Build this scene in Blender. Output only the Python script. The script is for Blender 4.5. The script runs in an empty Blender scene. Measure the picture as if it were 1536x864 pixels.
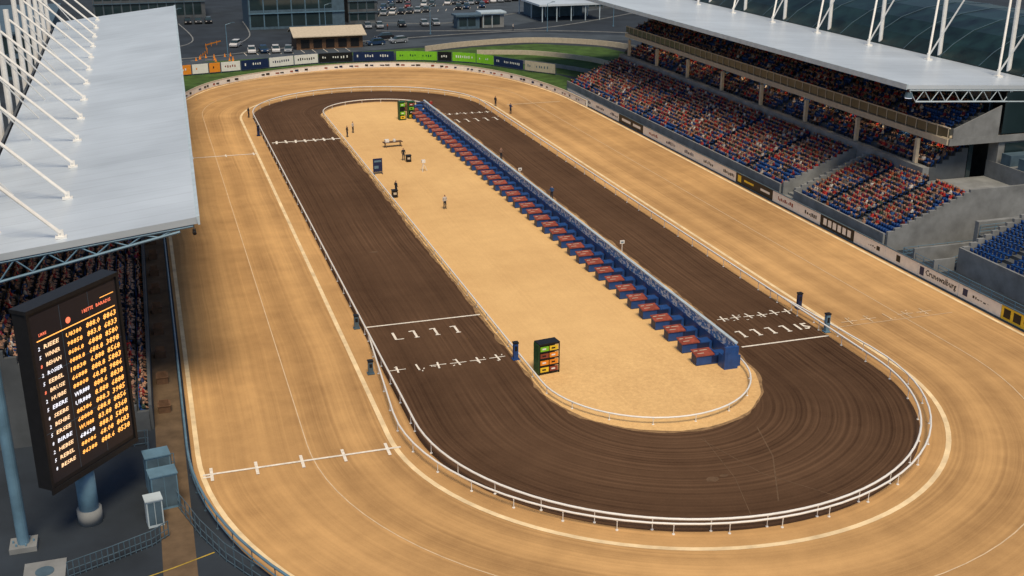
import bpy, math, random
import numpy as np
from mathutils import Vector, Matrix
random.seed(7); rng=np.random.default_rng(7)
sc=bpy.context.scene
col=sc.collection
R=math.radians
sc.view_settings.view_transform='Standard'
sc.view_settings.look='None'; sc.view_settings.exposure=0

# ------------------------------------------------------------ materials
def newmat(name):
    m=bpy.data.materials.new(name); m.use_nodes=True
    nt=m.node_tree; b=nt.nodes['Principled BSDF']
    return m,nt,b
def N(nt,t,**k):
    n=nt.nodes.new(t)
    for a,v in k.items(): setattr(n,a,v)
    return n
def math_(nt,op,a,b=None,c=None):
    n=nt.nodes.new('ShaderNodeMath'); n.operation=op
    for i,v in enumerate((a,b,c)):
        if v is None: continue
        if isinstance(v,(int,float)): n.inputs[i].default_value=v
        else: nt.links.new(v,n.inputs[i])
    return n.outputs[0]
def mixc(nt,f,a,b,mode='MIX'):
    n=nt.nodes.new('ShaderNodeMix'); n.data_type='RGBA'; n.blend_type=mode
    if isinstance(f,(int,float)): n.inputs[0].default_value=f
    else: nt.links.new(f,n.inputs[0])
    for i,v in ((6,a),(7,b)):
        if isinstance(v,tuple): n.inputs[i].default_value=(v[0],v[1],v[2],1)
        else: nt.links.new(v,n.inputs[i])
    return n.outputs[2]
def noise(nt,scale,detail=4,vec=None,rough=.6):
    n=N(nt,'ShaderNodeTexNoise'); n.inputs['Scale'].default_value=scale; n.inputs['Detail'].default_value=detail
    n.inputs['Roughness'].default_value=rough
    if vec is not None: nt.links.new(vec,n.inputs['Vector'])
    return n.outputs['Fac']
def pos(nt):
    return N(nt,'ShaderNodeNewGeometry').outputs['Position']
def mat(name,c,rough=.6,amt=.25,scale=1.5,metal=0,bump=0,spec=.3,emit=None,es=0):
    m,nt,b=newmat(name)
    p=pos(nt)
    f=noise(nt,scale,6,p)
    f2=math_(nt,'MULTIPLY_ADD',f,2.2,-.6)
    f2=math_(nt,'MINIMUM',math_(nt,'MAXIMUM',f2,0),1)
    lo=tuple(x*(1-amt) for x in c); hi=tuple(min(1,x*(1+amt)) for x in c)
    nt.links.new(mixc(nt,f2,lo,hi),b.inputs['Base Color'])
    b.inputs['Roughness'].default_value=rough; b.inputs['Metallic'].default_value=metal
    b.inputs['Specular IOR Level'].default_value=spec
    if bump:
        bn=N(nt,'ShaderNodeBump'); bn.inputs['Strength'].default_value=bump; bn.inputs['Distance'].default_value=.05
        nt.links.new(f,bn.inputs['Height']); nt.links.new(bn.outputs[0],b.inputs['Normal'])
    if emit:
        b.inputs['Emission Color'].default_value=(*emit,1); b.inputs['Emission Strength'].default_value=es
    return m
def track_mat(name,lo,hi,a_st=.9,a_st2=.9,a_big=.8,a_fine=.5,grain=0):
    m,nt,b=newmat(name)
    p=pos(nt); s=N(nt,'ShaderNodeSeparateXYZ'); nt.links.new(p,s.inputs[0])
    x,y=s.outputs[0],s.outputs[1]
    yc=math_(nt,'MINIMUM',math_(nt,'MAXIMUM',y,76.8),198)
    dy=math_(nt,'SUBTRACT',y,yc); dx=math_(nt,'SUBTRACT',x,36.8)
    d=math_(nt,'SQRT',math_(nt,'ADD',math_(nt,'MULTIPLY',dx,dx),math_(nt,'MULTIPLY',dy,dy)))
    w=noise(nt,.03,2,p)
    dw=math_(nt,'MULTIPLY_ADD',w,1.6,d)
    def n1(scale,det):
        n=N(nt,'ShaderNodeTexNoise',noise_dimensions='1D'); n.inputs['Scale'].default_value=scale; n.inputs['Detail'].default_value=det
        nt.links.new(dw,n.inputs['W']); return n.outputs['Fac']
    st=n1(3.4,6); st2=n1(.30,2)
    big=noise(nt,.045,4,p); mid=noise(nt,.5,5,p); fine=noise(nt,7,6,p,.75)
    mask=noise(nt,.07,3,p)
    mk=math_(nt,'MINIMUM',math_(nt,'MAXIMUM',math_(nt,'MULTIPLY_ADD',mask,4,-1.3),.3),1)
    v=math_(nt,'MULTIPLY',math_(nt,'MULTIPLY',math_(nt,'SUBTRACT',st,.5),mk),a_st)
    v=math_(nt,'MULTIPLY_ADD',math_(nt,'SUBTRACT',st2,.5),a_st2,v)
    v=math_(nt,'MULTIPLY_ADD',math_(nt,'SUBTRACT',big,.5),a_big,v)
    v=math_(nt,'MULTIPLY_ADD',math_(nt,'SUBTRACT',mid,.5),a_big*.4,v)
    v=math_(nt,'MULTIPLY_ADD',math_(nt,'SUBTRACT',fine,.5),a_fine,v)
    if grain:
        gr=noise(nt,2.2,8,p,.85)
        gm=math_(nt,'MINIMUM',math_(nt,'MAXIMUM',math_(nt,'MULTIPLY_ADD',y,-.12,11.0),.18),1)
        v=math_(nt,'MULTIPLY_ADD',math_(nt,'MULTIPLY',math_(nt,'SUBTRACT',gr,.54),gm),grain,v)
    v=math_(nt,'ADD',v,.5); v=math_(nt,'MINIMUM',math_(nt,'MAXIMUM',v,0),1)
    nt.links.new(mixc(nt,v,lo,hi),b.inputs['Base Color'])
    b.inputs['Roughness'].default_value=.95; b.inputs['Specular IOR Level'].default_value=.1
    bn=N(nt,'ShaderNodeBump'); bn.inputs['Strength'].default_value=.5; bn.inputs['Distance'].default_value=.05
    h=math_(nt,'ADD',math_(nt,'MULTIPLY',fine,.6),math_(nt,'MULTIPLY',st,.6))
    nt.links.new(h,bn.inputs['Height']); nt.links.new(bn.outputs[0],b.inputs['Normal'])
    return m
def roof_mat(name,c):
    m,nt,b=newmat(name)
    p=pos(nt); s=N(nt,'ShaderNodeSeparateXYZ'); nt.links.new(p,s.inputs[0])
    fy=math_(nt,'FRACT',math_(nt,'DIVIDE',s.outputs[1],2.4))
    seam=math_(nt,'LESS_THAN',fy,.035)
    fl=math_(nt,'FLOOR',math_(nt,'DIVIDE',s.outputs[1],2.4))
    wn=N(nt,'ShaderNodeTexWhiteNoise',noise_dimensions='1D'); nt.links.new(fl,wn.inputs['W'])
    sx=N(nt,'ShaderNodeMapping'); sx.inputs['Scale'].default_value=(.12,1.2,1); nt.links.new(p,sx.inputs[0])
    stn=noise(nt,1.2,6,sx.outputs[0],.7); big=noise(nt,.07,3,p)
    v=math_(nt,'MULTIPLY_ADD',wn.outputs[0],.06,.88)
    v=math_(nt,'MULTIPLY_ADD',math_(nt,'SUBTRACT',stn,.5),.22,v)
    v=math_(nt,'MULTIPLY_ADD',math_(nt,'SUBTRACT',big,.5),.6,v)
    v=math_(nt,'MULTIPLY_ADD',seam,-.14,v)
    cc=N(nt,'ShaderNodeCombineColor'); 
    for i in range(3): nt.links.new(math_(nt,'MULTIPLY',v,c[i]),cc.inputs[i])
    nt.links.new(cc.outputs[0],b.inputs['Base Color'])
    b.inputs['Roughness'].default_value=.36; b.inputs['Metallic'].default_value=.2
    bn=N(nt,'ShaderNodeBump'); bn.inputs['Strength'].default_value=.5; bn.inputs['Distance'].default_value=.04
    nt.links.new(seam,bn.inputs['Height']); nt.links.new(bn.outputs[0],b.inputs['Normal'])
    return m
def objcol_mat(name,rough=.8):
    m,nt,b=newmat(name)
    oi=N(nt,'ShaderNodeObjectInfo'); f=noise(nt,9,3,pos(nt))
    o=mixc(nt,1.0,oi.outputs['Color'],mixc(nt,f,(.7,.7,.7),(1.2,1.2,1.2)),'MULTIPLY')
    nt.links.new(o,b.inputs['Base Color']); b.inputs['Roughness'].default_value=rough
    return m
def attr_mat(name):
    m,nt,b=newmat(name)
    a=N(nt,'ShaderNodeAttribute'); a.attribute_name='Col'
    nt.links.new(a.outputs['Color'],b.inputs['Base Color']); b.inputs['Roughness'].default_value=.85
    b.inputs['Specular IOR Level'].default_value=.15
    return m

M={}
M['sandtrack']=track_mat('sand_track_dirt',(.27,.155,.068),(.72,.44,.19),a_st=.55,a_st2=.95,a_big=1.25,a_fine=.28)
M['dark']=track_mat('dark_track_dirt',(.040,.021,.012),(.155,.090,.053),a_st=1.25,a_st2=.6,a_big=.85,a_fine=.5)
M['infield']=track_mat('infield_sand',(.54,.33,.145),(.90,.61,.28),a_st=.2,a_st2=.3,a_big=.95,a_fine=.7,grain=1.7)
M['edge']=mat('mixed_sand_edge',(.27,.17,.085),.95,.45,1.6)
M['scuff']=mat('scuffed_dirt',(.125,.077,.045),.95,.3,2)
M['pale']=mat('pale_sand_line',(.82,.64,.39),.9,.25,.6)
M['line']=mat('white_line_paint',(.80,.76,.68),.8,.25,3)
M['faint']=mat('faint_line_paint',(.68,.53,.35),.9,.2,1.2)
M['asphalt']=mat('asphalt',(.026,.036,.050),.85,.4,.12,bump=.2)
M['asphalt2']=mat('pale_asphalt',(.055,.072,.092),.85,.3,.2)
M['concrete']=mat('concrete',(.21,.225,.235),.85,.3,.5)
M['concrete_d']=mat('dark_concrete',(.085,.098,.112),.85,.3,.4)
M['grass']=mat('grass',(.048,.100,.020),.95,.55,.35,bump=.4)
M['white']=mat('white_paint',(.80,.80,.78),.4,.08,2,spec=.5)
M['cream']=mat('cream_paint',(.52,.46,.36),.6,.15,2)
M['steel']=mat('pale_blue_steel',(.50,.61,.69),.4,.15,.8,metal=.1,spec=.5)
M['bluesteel']=mat('blue_grey_steel',(.12,.23,.33),.45,.25,.8,metal=.1,spec=.5)
M['steel_d']=mat('weathered_steel',(.085,.14,.19),.5,.25,1,metal=.2)
M['roof']=roof_mat('roof_sheet',(.66,.75,.84))
M['glass']=mat('dark_glass',(.018,.035,.042),.08,.4,.1,spec=.8)
M['greenglass']=mat('teal_glass',(.007,.021,.021),.35,.95,.30,spec=.3)  # greenish reflections mottled into the vault's base colour
M['blue']=mat('blue_paint',(.014,.065,.24),.45,.2,2,spec=.5)
M['blueseat']=mat('blue_seat',(.012,.060,.22),.5,.25,2)
M['red']=mat('red_brown_top',(.27,.062,.038),.6,.45,2.2)
M['orange']=mat('orange_panel',(.80,.28,.03),.5,.15,3)
M['yellow']=mat('yellow_panel',(.80,.56,.04),.5,.15,3)
M['yline']=mat('worn_yellow_paint',(.42,.30,.05),.8,.4,2)
M['green']=mat('lime_green_panel',(.22,.55,.03),.5,.15,3)
M['dgreen']=mat('dark_green_frame',(.02,.09,.03),.5,.15,3)
M['navy']=mat('navy_panel',(.012,.025,.085),.4,.15,3)
M['black']=mat('black_panel',(.012,.012,.014),.45,.2,3)
M['brown']=mat('brown_timber',(.13,.075,.045),.8,.3,2)
M['tan']=mat('tan_walkway',(.13,.09,.055),.9,.35,.6)
M['rubber']=mat('tyre_rubber',(.015,.015,.015),.8,.1,5)
M['screen']=mat('screen_black',(.006,.006,.008),.3,.2,3,emit=(.016,.012,.014),es=.6)
M['led_o']=mat('led_orange',(.8,.3,.05),.4,.1,3,emit=(1,.45,.10),es=1.5)
M['led_p']=mat('led_pale_orange',(.8,.5,.3),.4,.1,3,emit=(1,.66,.36),es=1.15)
M['led_w']=mat('led_white',(.8,.8,.8),.4,.1,3,emit=(.85,.87,1),es=1.0)
M['led_r']=mat('led_red',(.8,.1,.05),.4,.1,3,emit=(1,.24,.12),es=1.0)
M['lamp']=mat('warm_lamp',(.9,.8,.6),.4,.1,3,emit=(1,.72,.38),es=45)
M['carpaint']=objcol_mat('car_paint',.25)
M['cloth']=objcol_mat('cloth')
M['skin']=mat('skin',(.44,.26,.18),.6,.1,5)
M['trouser']=mat('dark_trousers',(.03,.035,.05),.8,.3,5)
M['hair']=mat('dark_hair',(.03,.02,.014),.7,.3,8)
M['crowd']=attr_mat('crowd_clothes')
M['olive']=mat('olive_glass_parapet',(.085,.085,.055),.3,.3,.5,spec=.5)
def seatline_mat():
    m,nt,b=newmat('barrier_banner')
    p=pos(nt)
    mp=N(nt,'ShaderNodeMapping'); mp.inputs['Scale'].default_value=(1,1.1,2.5); nt.links.new(p,mp.inputs[0])
    v=noise(nt,1.6,4,mp.outputs[0]); t=math_(nt,'GREATER_THAN',v,.48)
    nt.links.new(mixc(nt,t,(.66,.74,.82),(.05,.21,.54)),b.inputs['Base Color']); b.inputs['Roughness'].default_value=.5
    return m
M['banner']=seatline_mat()

# ------------------------------------------------------------ mesh builder
class MB:
    def __init__(s): s.v=[];s.f=[];s.m=[]
    def add(s,vs,fs,m=0,mx=None):
        o=len(s.v)
        if mx is not None: vs=[tuple(mx@Vector(v)) for v in vs]
        s.v+= [tuple(v) for v in vs]
        s.f+= [tuple(i+o for i in f) for f in fs]; s.m+=[m]*len(fs)
    def box(s,x0,x1,y0,y1,z0,z1,m=0,mx=None):
        vs=[(x0,y0,z0),(x1,y0,z0),(x1,y1,z0),(x0,y1,z0),(x0,y0,z1),(x1,y0,z1),(x1,y1,z1),(x0,y1,z1)]
        s.add(vs,[(3,2,1,0),(4,5,6,7),(0,1,5,4),(1,2,6,5),(2,3,7,6),(3,0,4,7)],m,mx)
    def tube(s,a,b,r,n=8,m=0,r2=None,mx=None):
        a=Vector(a);b=Vector(b);d=b-a
        if d.length<1e-6: return
        q=d.to_track_quat('Z','Y'); r2=r if r2 is None else r2
        vs=[];
        for P_,rr in ((a,r),(b,r2)):
            for i in range(n):
                t=2*math.pi*i/n; vs.append(P_+q@Vector((rr*math.cos(t),rr*math.sin(t),0)))
        fs=[(i,(i+1)%n,n+(i+1)%n,n+i) for i in range(n)]
        fs+=[tuple(range(n-1,-1,-1)),tuple(range(n,2*n))]
        s.add(vs,fs,m,mx)
    def quad(s,p,m=0): s.add(p,[tuple(range(len(p)))],m)
    def strip(s,pts,w,z,m=0,closed=False):
        n=len(pts); L=[];
        for i,p in enumerate(pts):
            a=pts[(i-1)%n] if (closed or i>0) else p; b=pts[(i+1)%n] if (closed or i<n-1) else p
            t=Vector((b[0]-a[0],b[1]-a[1])).normalized(); nn=Vector((-t.y,t.x))*w/2
            L.append(((p[0]+nn.x,p[1]+nn.y,z),(p[0]-nn.x,p[1]-nn.y,z)))
        vs=[q for l in L for q in l]; fs=[]
        for i in range(n if closed else n-1):
            j=(i+1)%n; fs.append((2*i,2*i+1,2*j+1,2*j))
        s.add(vs,fs,m)
    def sweep(s,pts,prof,m=0,closed=False):
        n=len(pts);k=len(prof);vs=[]
        for i,p in enumerate(pts):
            a=pts[(i-1)%n] if (closed or i>0) else p; b=pts[(i+1)%n] if (closed or i<n-1) else p
            t=Vector((b[0]-a[0],b[1]-a[1])).normalized(); nn=Vector((-t.y,t.x))
            z0=p[2] if len(p)>2 else 0
            for o,z in prof: vs.append((p[0]+nn.x*o,p[1]+nn.y*o,z0+z))
        fs=[]
        for i in range(n if closed else n-1):
            j=(i+1)%n
            for q in range(k):
                r=(q+1)%k; fs.append((i*k+q,j*k+q,j*k+r,i*k+r))
        if not closed: fs+=[tuple(range(k)),tuple(range((n-1)*k+k-1,(n-1)*k-1,-1))]
        s.add(vs,fs,m)
    def obj(s,name,mats,parent=None,loc=None,smooth=False):
        me=bpy.data.meshes.new(name)
        me.from_pydata(s.v,[],s.f)
        if not isinstance(mats,(list,tuple)): mats=[mats]
        for q in mats: me.materials.append(q)
        me.polygons.foreach_set('material_index',s.m)
        if smooth: me.polygons.foreach_set('use_smooth',[True]*len(s.f))
        me.update()
        o=bpy.data.objects.new(name,me); col.objects.link(o)
        if loc: o.location=loc
        if parent is not None: o.parent=parent
        return o
def tag(o,label,cat,group=None):
    o['label']=label;o['category']=cat
    if group:o['group']=group
    return o
def empty(name,label,cat,loc=(0,0,0),rz=0,group=None):
    o=bpy.data.objects.new(name,None); col.objects.link(o); o.location=loc; o.rotation_euler[2]=rz
    o.empty_display_size=.2
    return tag(o,label,cat,group)
def struct(o): o['kind']='structure'; return o
def copy_thing(root,loc,rz=None,color=None,scale=None):
    c=root.copy(); col.objects.link(c); c.location=loc
    if rz is not None: c.rotation_euler[2]=rz
    if scale: c.scale=(scale,)*3
    if color: c.color=color
    for ch in root.children:
        d=ch.copy(); col.objects.link(d); d.parent=c
        d.matrix_parent_inverse=ch.matrix_parent_inverse.copy()
        if color: d.color=color
        for g in ch.children:
            e=g.copy(); col.objects.link(e); e.parent=d
    return c
_tc={}
def textmesh(t):
    k=t
    if k not in _tc:
        cu=bpy.data.curves.new('t','FONT'); cu.body=t; cu.size=1; cu.offset=.018
        cu.align_x='LEFT'; cu.resolution_u=1
        o=bpy.data.objects.new('t',cu); col.objects.link(o)
        dg=bpy.context.evaluated_depsgraph_get()
        me=bpy.data.meshes.new_from_object(o.evaluated_get(dg))
        _tc[k]=([tuple(v.co) for v in me.vertices],[tuple(p.vertices) for p in me.polygons])
        bpy.data.objects.remove(o); bpy.data.curves.remove(cu); bpy.data.meshes.remove(me)
    return _tc[k]
def put_text(mb,t,mx,m=0,width=None,height=.7,shear=0):
    v,f=textmesh(t)
    if not v: return
    xs=[p[0] for p in v]; ys=[p[1] for p in v]; w=max(xs)-min(xs); h=max(ys)-min(ys)
    sy=height/h; sx=(width/w) if width else sy
    vv=[((p[0]-min(xs))*sx+shear*(p[1]-min(ys))*sy,(p[1]-min(ys))*sy,0) for p in v]
    mb.add(vv,f,m,mx)
def catmull(P,n=8):
    out=[]
    for i in range(len(P)-1):
        p0=Vector(P[max(i-1,0)]);p1=Vector(P[i]);p2=Vector(P[i+1]);p3=Vector(P[min(i+2,len(P)-1)])
        for k in range(n):
            t=k/n
            out.append(tuple(.5*((2*p1)+(-p0+p2)*t+(2*p0-5*p1+4*p2-p3)*t*t+(-p0+3*p1-3*p2+p3)*t**3)))
    out.append(tuple(P[-1])); return out
def stadium(cx,y0,y1,r,n=48,ry=None):
    ry=ry or r
    pts=[]
    for i in range(n+1):
        t=math.pi+math.pi*i/n; pts.append((cx+r*math.cos(t),y0+ry*math.sin(t)))
    k=24
    for i in range(1,k): pts.append((cx+r,y0+(y1-y0)*i/k))
    for i in range(n+1):
        t=math.pi*i/n; pts.append((cx+r*math.cos(t),y1+ry*math.sin(t)))
    for i in range(1,k): pts.append((cx-r,y1+(y0-y1)*i/k))
    return pts
def resample(pts,step,closed=False):
    P=[Vector(p) for p in pts]
    if closed: P.append(P[0])
    out=[];acc=0;out.append(tuple(P[0]))
    for a,b in zip(P,P[1:]):
        L=(b-a).length; 
        if L<1e-9: continue
        d=step-acc
        while d<=L:
            out.append(tuple(a+(b-a)*(d/L))); d+=step
        acc=(acc+L)%step
    return out
def sheet(name,pts,z,m):
    b=MB(); b.quad([(p[0],p[1],z) for p in pts]); return struct(b.obj(name,m))

# ------------------------------------------------------------ ground & tracks
b=MB(); b.quad([(-700,-300,0),(900,-300,0),(900,1300,0),(-700,1300,0)]); struct(b.obj('ground',M['asphalt']))
farpts=[(.3,185),(1.6,202),(6,218),(12.2,230),(21.5,237.6),(34.5,242.6),(46.2,243.4),(56.5,240),(64.5,232),(70.3,219.5),(73.4,204),(74,190)]
far=catmull([Vector((p[0],p[1],0)) for p in farpts],6); far=[(p[0],p[1]) for p in far]
near=[(37.15+36.85*math.cos(math.pi+math.pi*i/60),77+36.85*math.sin(math.pi+math.pi*i/60)) for i in range(61)]
outer=near+[(74,77+108*i/12) for i in range(1,12)]+far[::-1]+[(.3,185-108*i/12) for i in range(1,12)]
sheet('sand_track',outer,.015,M['sandtrack'])
sheet('dark_track',stadium(36.5,76.6,196.5,20.0),.03,M['dark'])
core=[(37.2+9.25*math.cos(math.pi+math.pi*i/60),80.8+10.3*math.sin(math.pi+math.pi*i/60)) for i in range(61)]
core+=[(46.9,83.2),(47.5,86),(47.9,89.5),(48.05,94)]+[(48.1,94+101*i/40) for i in range(1,40)]
core+=[(38.05+10.05*math.cos(math.pi*i/50),195.4+10*math.sin(math.pi*i/50)) for i in range(51)]
core+=[(27.97,195-114*i/50) for i in range(1,50)]
core=resample(core,.6,True)
def jit(pts,off,amp,seed):
    r_=np.random.default_rng(seed); n=len(pts); q=r_.normal(0,1,n); q=(q+np.roll(q,1)+np.roll(q,-1))/2; out=[]
    for i,p in enumerate(pts):
        a=pts[i-1]; c=pts[(i+1)%n]; t=Vector((c[0]-a[0],c[1]-a[1])).normalized(); o=off+q[i]*amp
        out.append((p[0]+t.y*o,p[1]-t.x*o))
    return out
sheet('sand_edge',jit(core,.24,.10,3),.038,M['edge'])
sheet('infield_sand',jit(core,.0,.06,4),.045,M['infield'])
b=MB()
b.strip(stadium(36.5,76.6,196.5,22.0),.38,.035,0,True)
b.strip([(p[0]*.988+.44,p[1]*.988+1.7) for p in outer],.35,.035,0,True)
struct(b.obj('track_edge_line',M['pale']))
b=MB(); b.strip(stadium(37.2,77,202,28.7),.08,.035,0,True); struct(b.obj('track_centre_line',M['faint']))
b=MB()
b.strip([(41.5,69.5),(40.3,65),(37.5,59.3)],.10,.034); b.strip([(36.5,69),(38.3,63),(41.5,58.8)],.07,.036); b.strip([(36.8,69.2),(36.2,63),(34.8,58)],.06,.0375)
for (x,y,r_) in ((34.6,63.3,.7),(35.6,63.5,.4),(22,120,.6)): b.add([(x+r_*random.uniform(.6,1)*math.cos(a*.6),y+r_*.6*random.uniform(.6,1)*math.sin(a*.6),.0395) for a in range(10)],[tuple(range(10))])
struct(b.obj('scuff_mark',M['scuff']))
def marks(name,fn,m=M['line']):
    b=MB(); fn(b); return struct(b.obj(name,m))
Z=.06
def rect(b,x0,x1,y0,y1,z=Z-.006): b.quad([(x0,y0,z),(x1,y0,z),(x1,y1,z),(x0,y1,z)])
def rrect(b,cx,cy,lx,ly,ang,z):
    c,s=math.cos(ang),math.sin(ang)
    b.quad([(cx+u*c-v*s,cy+u*s+v*c,z) for u,v in ((-lx/2,-ly/2),(lx/2,-ly/2),(lx/2,ly/2),(-lx/2,ly/2))])
def crosses(b,x0,x1,y,n,h=1.3,w=.16):
    for i in range(n):
        x=x0+(x1-x0)*(i+.5)/n
        rrect(b,x,y+random.uniform(-.1,.1),w,h,random.uniform(-.12,.12),Z+.008)
        if random.random()<.92: rrect(b,x,y+random.uniform(-.08,.08),(x1-x0)/n*.82,.12,random.uniform(-.05,.05),Z)
        for k in range(2):
            rrect(b,x+random.uniform(-.7,.7),y+random.uniform(-.8,.8),.25,.1,random.uniform(0,3),Z+.004)
def numbers(b,x0,x1,y,n,h=1.7,L=False):
    for i in range(n):
        x=x0+(x1-x0)*i/(n-1)
        rrect(b,x,y,.22,h,0,Z)
        if not (L and i==0): rrect(b,x-.28,y+h/2-.12,.38,.18,.25,Z+.006)
        rrect(b,x+(.35 if L and i==0 else 0),y-h/2+.04,.75 if L and i==0 else .45,.15,0,Z+.004)
marks('finish_line_marking',lambda b:rect(b,17.0,27.9,98.2,98.42))
marks('lane_cross_marking',lambda b:crosses(b,16.8,27.4,88,6))
marks('lane_number_marking',lambda b:numbers(b,19.0,24.8,95.4,4,L=True))
marks('far_line_marking',lambda b:(rect(b,17.4,28,177.4,177.8),crosses(b,17.4,27.6,177.6,7,2.0,.3)))
marks('near_line_marking',lambda b:(rect(b,.9,15.0,74.35,74.58),[rrect(b,x,74.4,.22,1.9,0,Z+.008) for x in (1.5,4.6,7.8,10.8,14.0)],rect(b,.9,1.6,74,74.2)))
marks('outer_far_line_marking',lambda b:(rect(b,5.0,14.5,171.0,171.3),[rrect(b,x,171.1,.2,1.6,0,Z+.008) for x in (5.3,10,14)]))
marks('finish_line_marking',lambda b:rect(b,47.8,56.6,83.6,83.82))
marks('lane_cross_marking',lambda b:crosses(b,48.6,56.8,90.2,6))
def nb(b):
    numbers(b,49.3,53.8,86.4,4,1.5)
    put_text(b,'15',Matrix.Translation((54.9,85.7,Z)),0,1.3,1.4)
marks('lane_number_marking',nb)
marks('worn_line_marking',lambda b:(crosses(b,59.3,69.6,86.2,5,1.6,.12),rect(b,58,71,85.2,85.28)),M['faint'])
marks('far_dash_marking',lambda b:crosses(b,48.4,56.4,190.6,6,1.2,.25))
marks('far_number_marking',lambda b:numbers(b,49,55.6,184.8,5,2.2))
marks('outer_far_line_marking',lambda b:rect(b,61,71,195.6,195.9),M['faint'])

# ------------------------------------------------------------ rails
def rail_fence(name,label,pts,closed,step,h=.92,r=.07,mat_=M['white'],pm=M['white'],two=False):
    e=empty(name,label,'rail fence',(pts[0][0],pts[0][1],0)); ox,oy=pts[0]
    loc=[(p[0]-ox,p[1]-oy) for p in pts]
    b=MB(); prof=[(r*math.cos(t),h+r*math.sin(t)) for t in [2*math.pi*i/8 for i in range(8)]]
    b.sweep(loc,prof,0,closed)
    if two:
        b.sweep(loc,[(r*.6*math.cos(t),h*.5+r*.6*math.sin(t)) for t in [2*math.pi*i/6 for i in range(6)]],0,closed)
    b.obj('rail',mat_,e,smooth=True)
    me=None
    for p in resample(loc,step,closed):
        if me is None:
            b=MB(); b.tube((0,0,0),(0,0,h-.05),.03,6); b.tube((0,0,0),(0,0,.06),.1,8); b.tube((0,0,h-.16),(.0,0,h-.04),.05,6)
            o=b.obj('post',pm,e); me=o.data; o.location=(p[0],p[1],0)
        else:
            o=bpy.data.objects.new('post',me); col.objects.link(o); o.parent=e; o.location=(p[0],p[1],0)
    return e
rail_fence('running_rail','white tubular running rail around the dark dirt track',stadium(36.5,76.6,196.5,19.95),True,3.75,.9,.085)
sec=[]
for i in range(60):
    t=i/59
    if t<.16: sec.append((36.5-19.95-1.25*(t/.16),95-(95-78)*(t/.16)))
    elif t>.84:
        q=(t-.84)/.16; sec.append((36.5+21.2-1.25*q,78+17*q))
    else:
        a=math.pi+math.pi*(t-.16)/.68; sec.append((36.5+21.2*math.cos(a),77.5+21.2*math.sin(a)))
rail_fence('running_rail','second white rail outside the bend of the dark track',sec,False,3.6,.8,.075)
inn=[(47.0,199.0)]+[(37.8+9.65*math.cos(R(a)),195.2+9.7*math.sin(R(a))) for a in range(20,181,8)]+[(28.15,195-112*i/20) for i in range(1,20)]
inn+= [(37+8.85*math.cos(R(a)),81+9.3*math.sin(R(a))) for a in range(180,361,6)]+[(45.75,82.2)]
rail_fence('running_rail','white inner rail around the pale sand infield',inn,False,3.4,.62,.075)
lf=[(0.05,184-10*i) for i in range(0,11)]+[(37.15+37.1*math.cos(R(a)),77+37.1*math.sin(R(a))) for a in range(180,226,3)]
rail_fence('boundary_rail','grey steel boundary rail beside the sand track',lf,False,2.6,1.15,.09,M['bluesteel'],M['steel_d'],two=True)
e=empty('track_barrier','low white barrier wall around the far bend','barrier',(far[0][0],far[0][1],0)); ox,oy=far[0]
lo=[(p[0]-ox,p[1]-oy) for p in far]
b=MB(); b.sweep(lo,[(-.08,0),(.12,0),(.12,1.0),(-.08,1.0)]); b.obj('wall',M['white'],e)
b=MB(); b.sweep(lo,[(-.12,1.003),(.16,1.003),(.16,1.1),(-.12,1.1)]); b.obj('coping',M['cream'],e)
b=MB()
for i,p in enumerate(resample([(q[0],q[1]) for q in far],1.1)):
    if i%3==0 or random.random()<.3: continue
    a=Vector((37-p[0],200-p[1],0)).normalized(); t=Vector((-a.y,a.x,0))
    c=Vector((p[0]-ox,p[1]-oy,0))+a*.135
    w=random.uniform(.3,.5); z0=.35;z1=random.uniform(.55,.75)
    b.quad([c-t*w+Vector((0,0,z0)),c+t*w+Vector((0,0,z0)),c+t*w+Vector((0,0,z1)),c-t*w+Vector((0,0,z1))],random.choice([0,0,1,2]))
b.obj('lettering',[M['black'],M['red'],M['navy']],e)

# ------------------------------------------------------------ advertising boards
def board(y0,y1,bg,items,label):
    e=empty('advertising_board',label,'advertising board',(74.3,(y0+y1)/2,0),group='advertising boards along the track fence')
    L=(y1-y0)/2-.04
    b=MB(); b.box(0,.1,-L,L,.12,1.45); b.obj('panel',bg,e)
    b=MB(); b.box(-.03,.13,-L,L,1.453,1.52); b.box(-.03,.13,-L,L,.04,.117)
    for yy in (-L*.66,0,L*.66): b.box(.103,.2,yy-.05,yy+.05,0,1.45)
    b.obj('frame',M['steel_d'],e)
    if items:
        b=MB(); ms=[]
        for it in items:
            if it[0]=='t':
                _,s,u,w,h,m=it
                if m not in ms: ms.append(m)
                mx=Matrix.Translation((-.012,u,.78-h/2))@Matrix.Rotation(-math.pi/2,4,'Z')@Matrix.Rotation(math.pi/2,4,'X')
                put_text(b,s,mx,ms.index(m),w,h)
            else:
                _,u0,u1,z0,z1,m=it
                if m not in ms: ms.append(m)
                z0*=1.18;z1*=1.18
                b.quad([(-.012,u0,z0),(-.012,u1,z0),(-.012,u1,z1),(-.012,u0,z1)],ms.index(m))
        b.obj('lettering',ms,e)
def dashes(L,n,m,z0=.5,z1=.85):
    out=[];u=-L
    for i in range(n):
        w=random.uniform(.12,.4)
        if u+w>L: break
        out.append(('q',u,u+w,z0+random.uniform(-.05,.05),z1+random.uniform(-.15,.05),m)); u+=w+random.uniform(.1,.2)
    return out
W='white board with small dark lettering on the track fence'
board(71,76,M['white'],dashes(2,8,M['navy']),W)
board(76,82.6,M['yellow'],[('q',.6,1.6,.3,1.05,M['black']),('q',2.0,2.9,.3,1.05,M['black']),('q',-2.4,.2,.55,.85,M['black'])],'yellow board with black blocks on the track fence')
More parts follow.
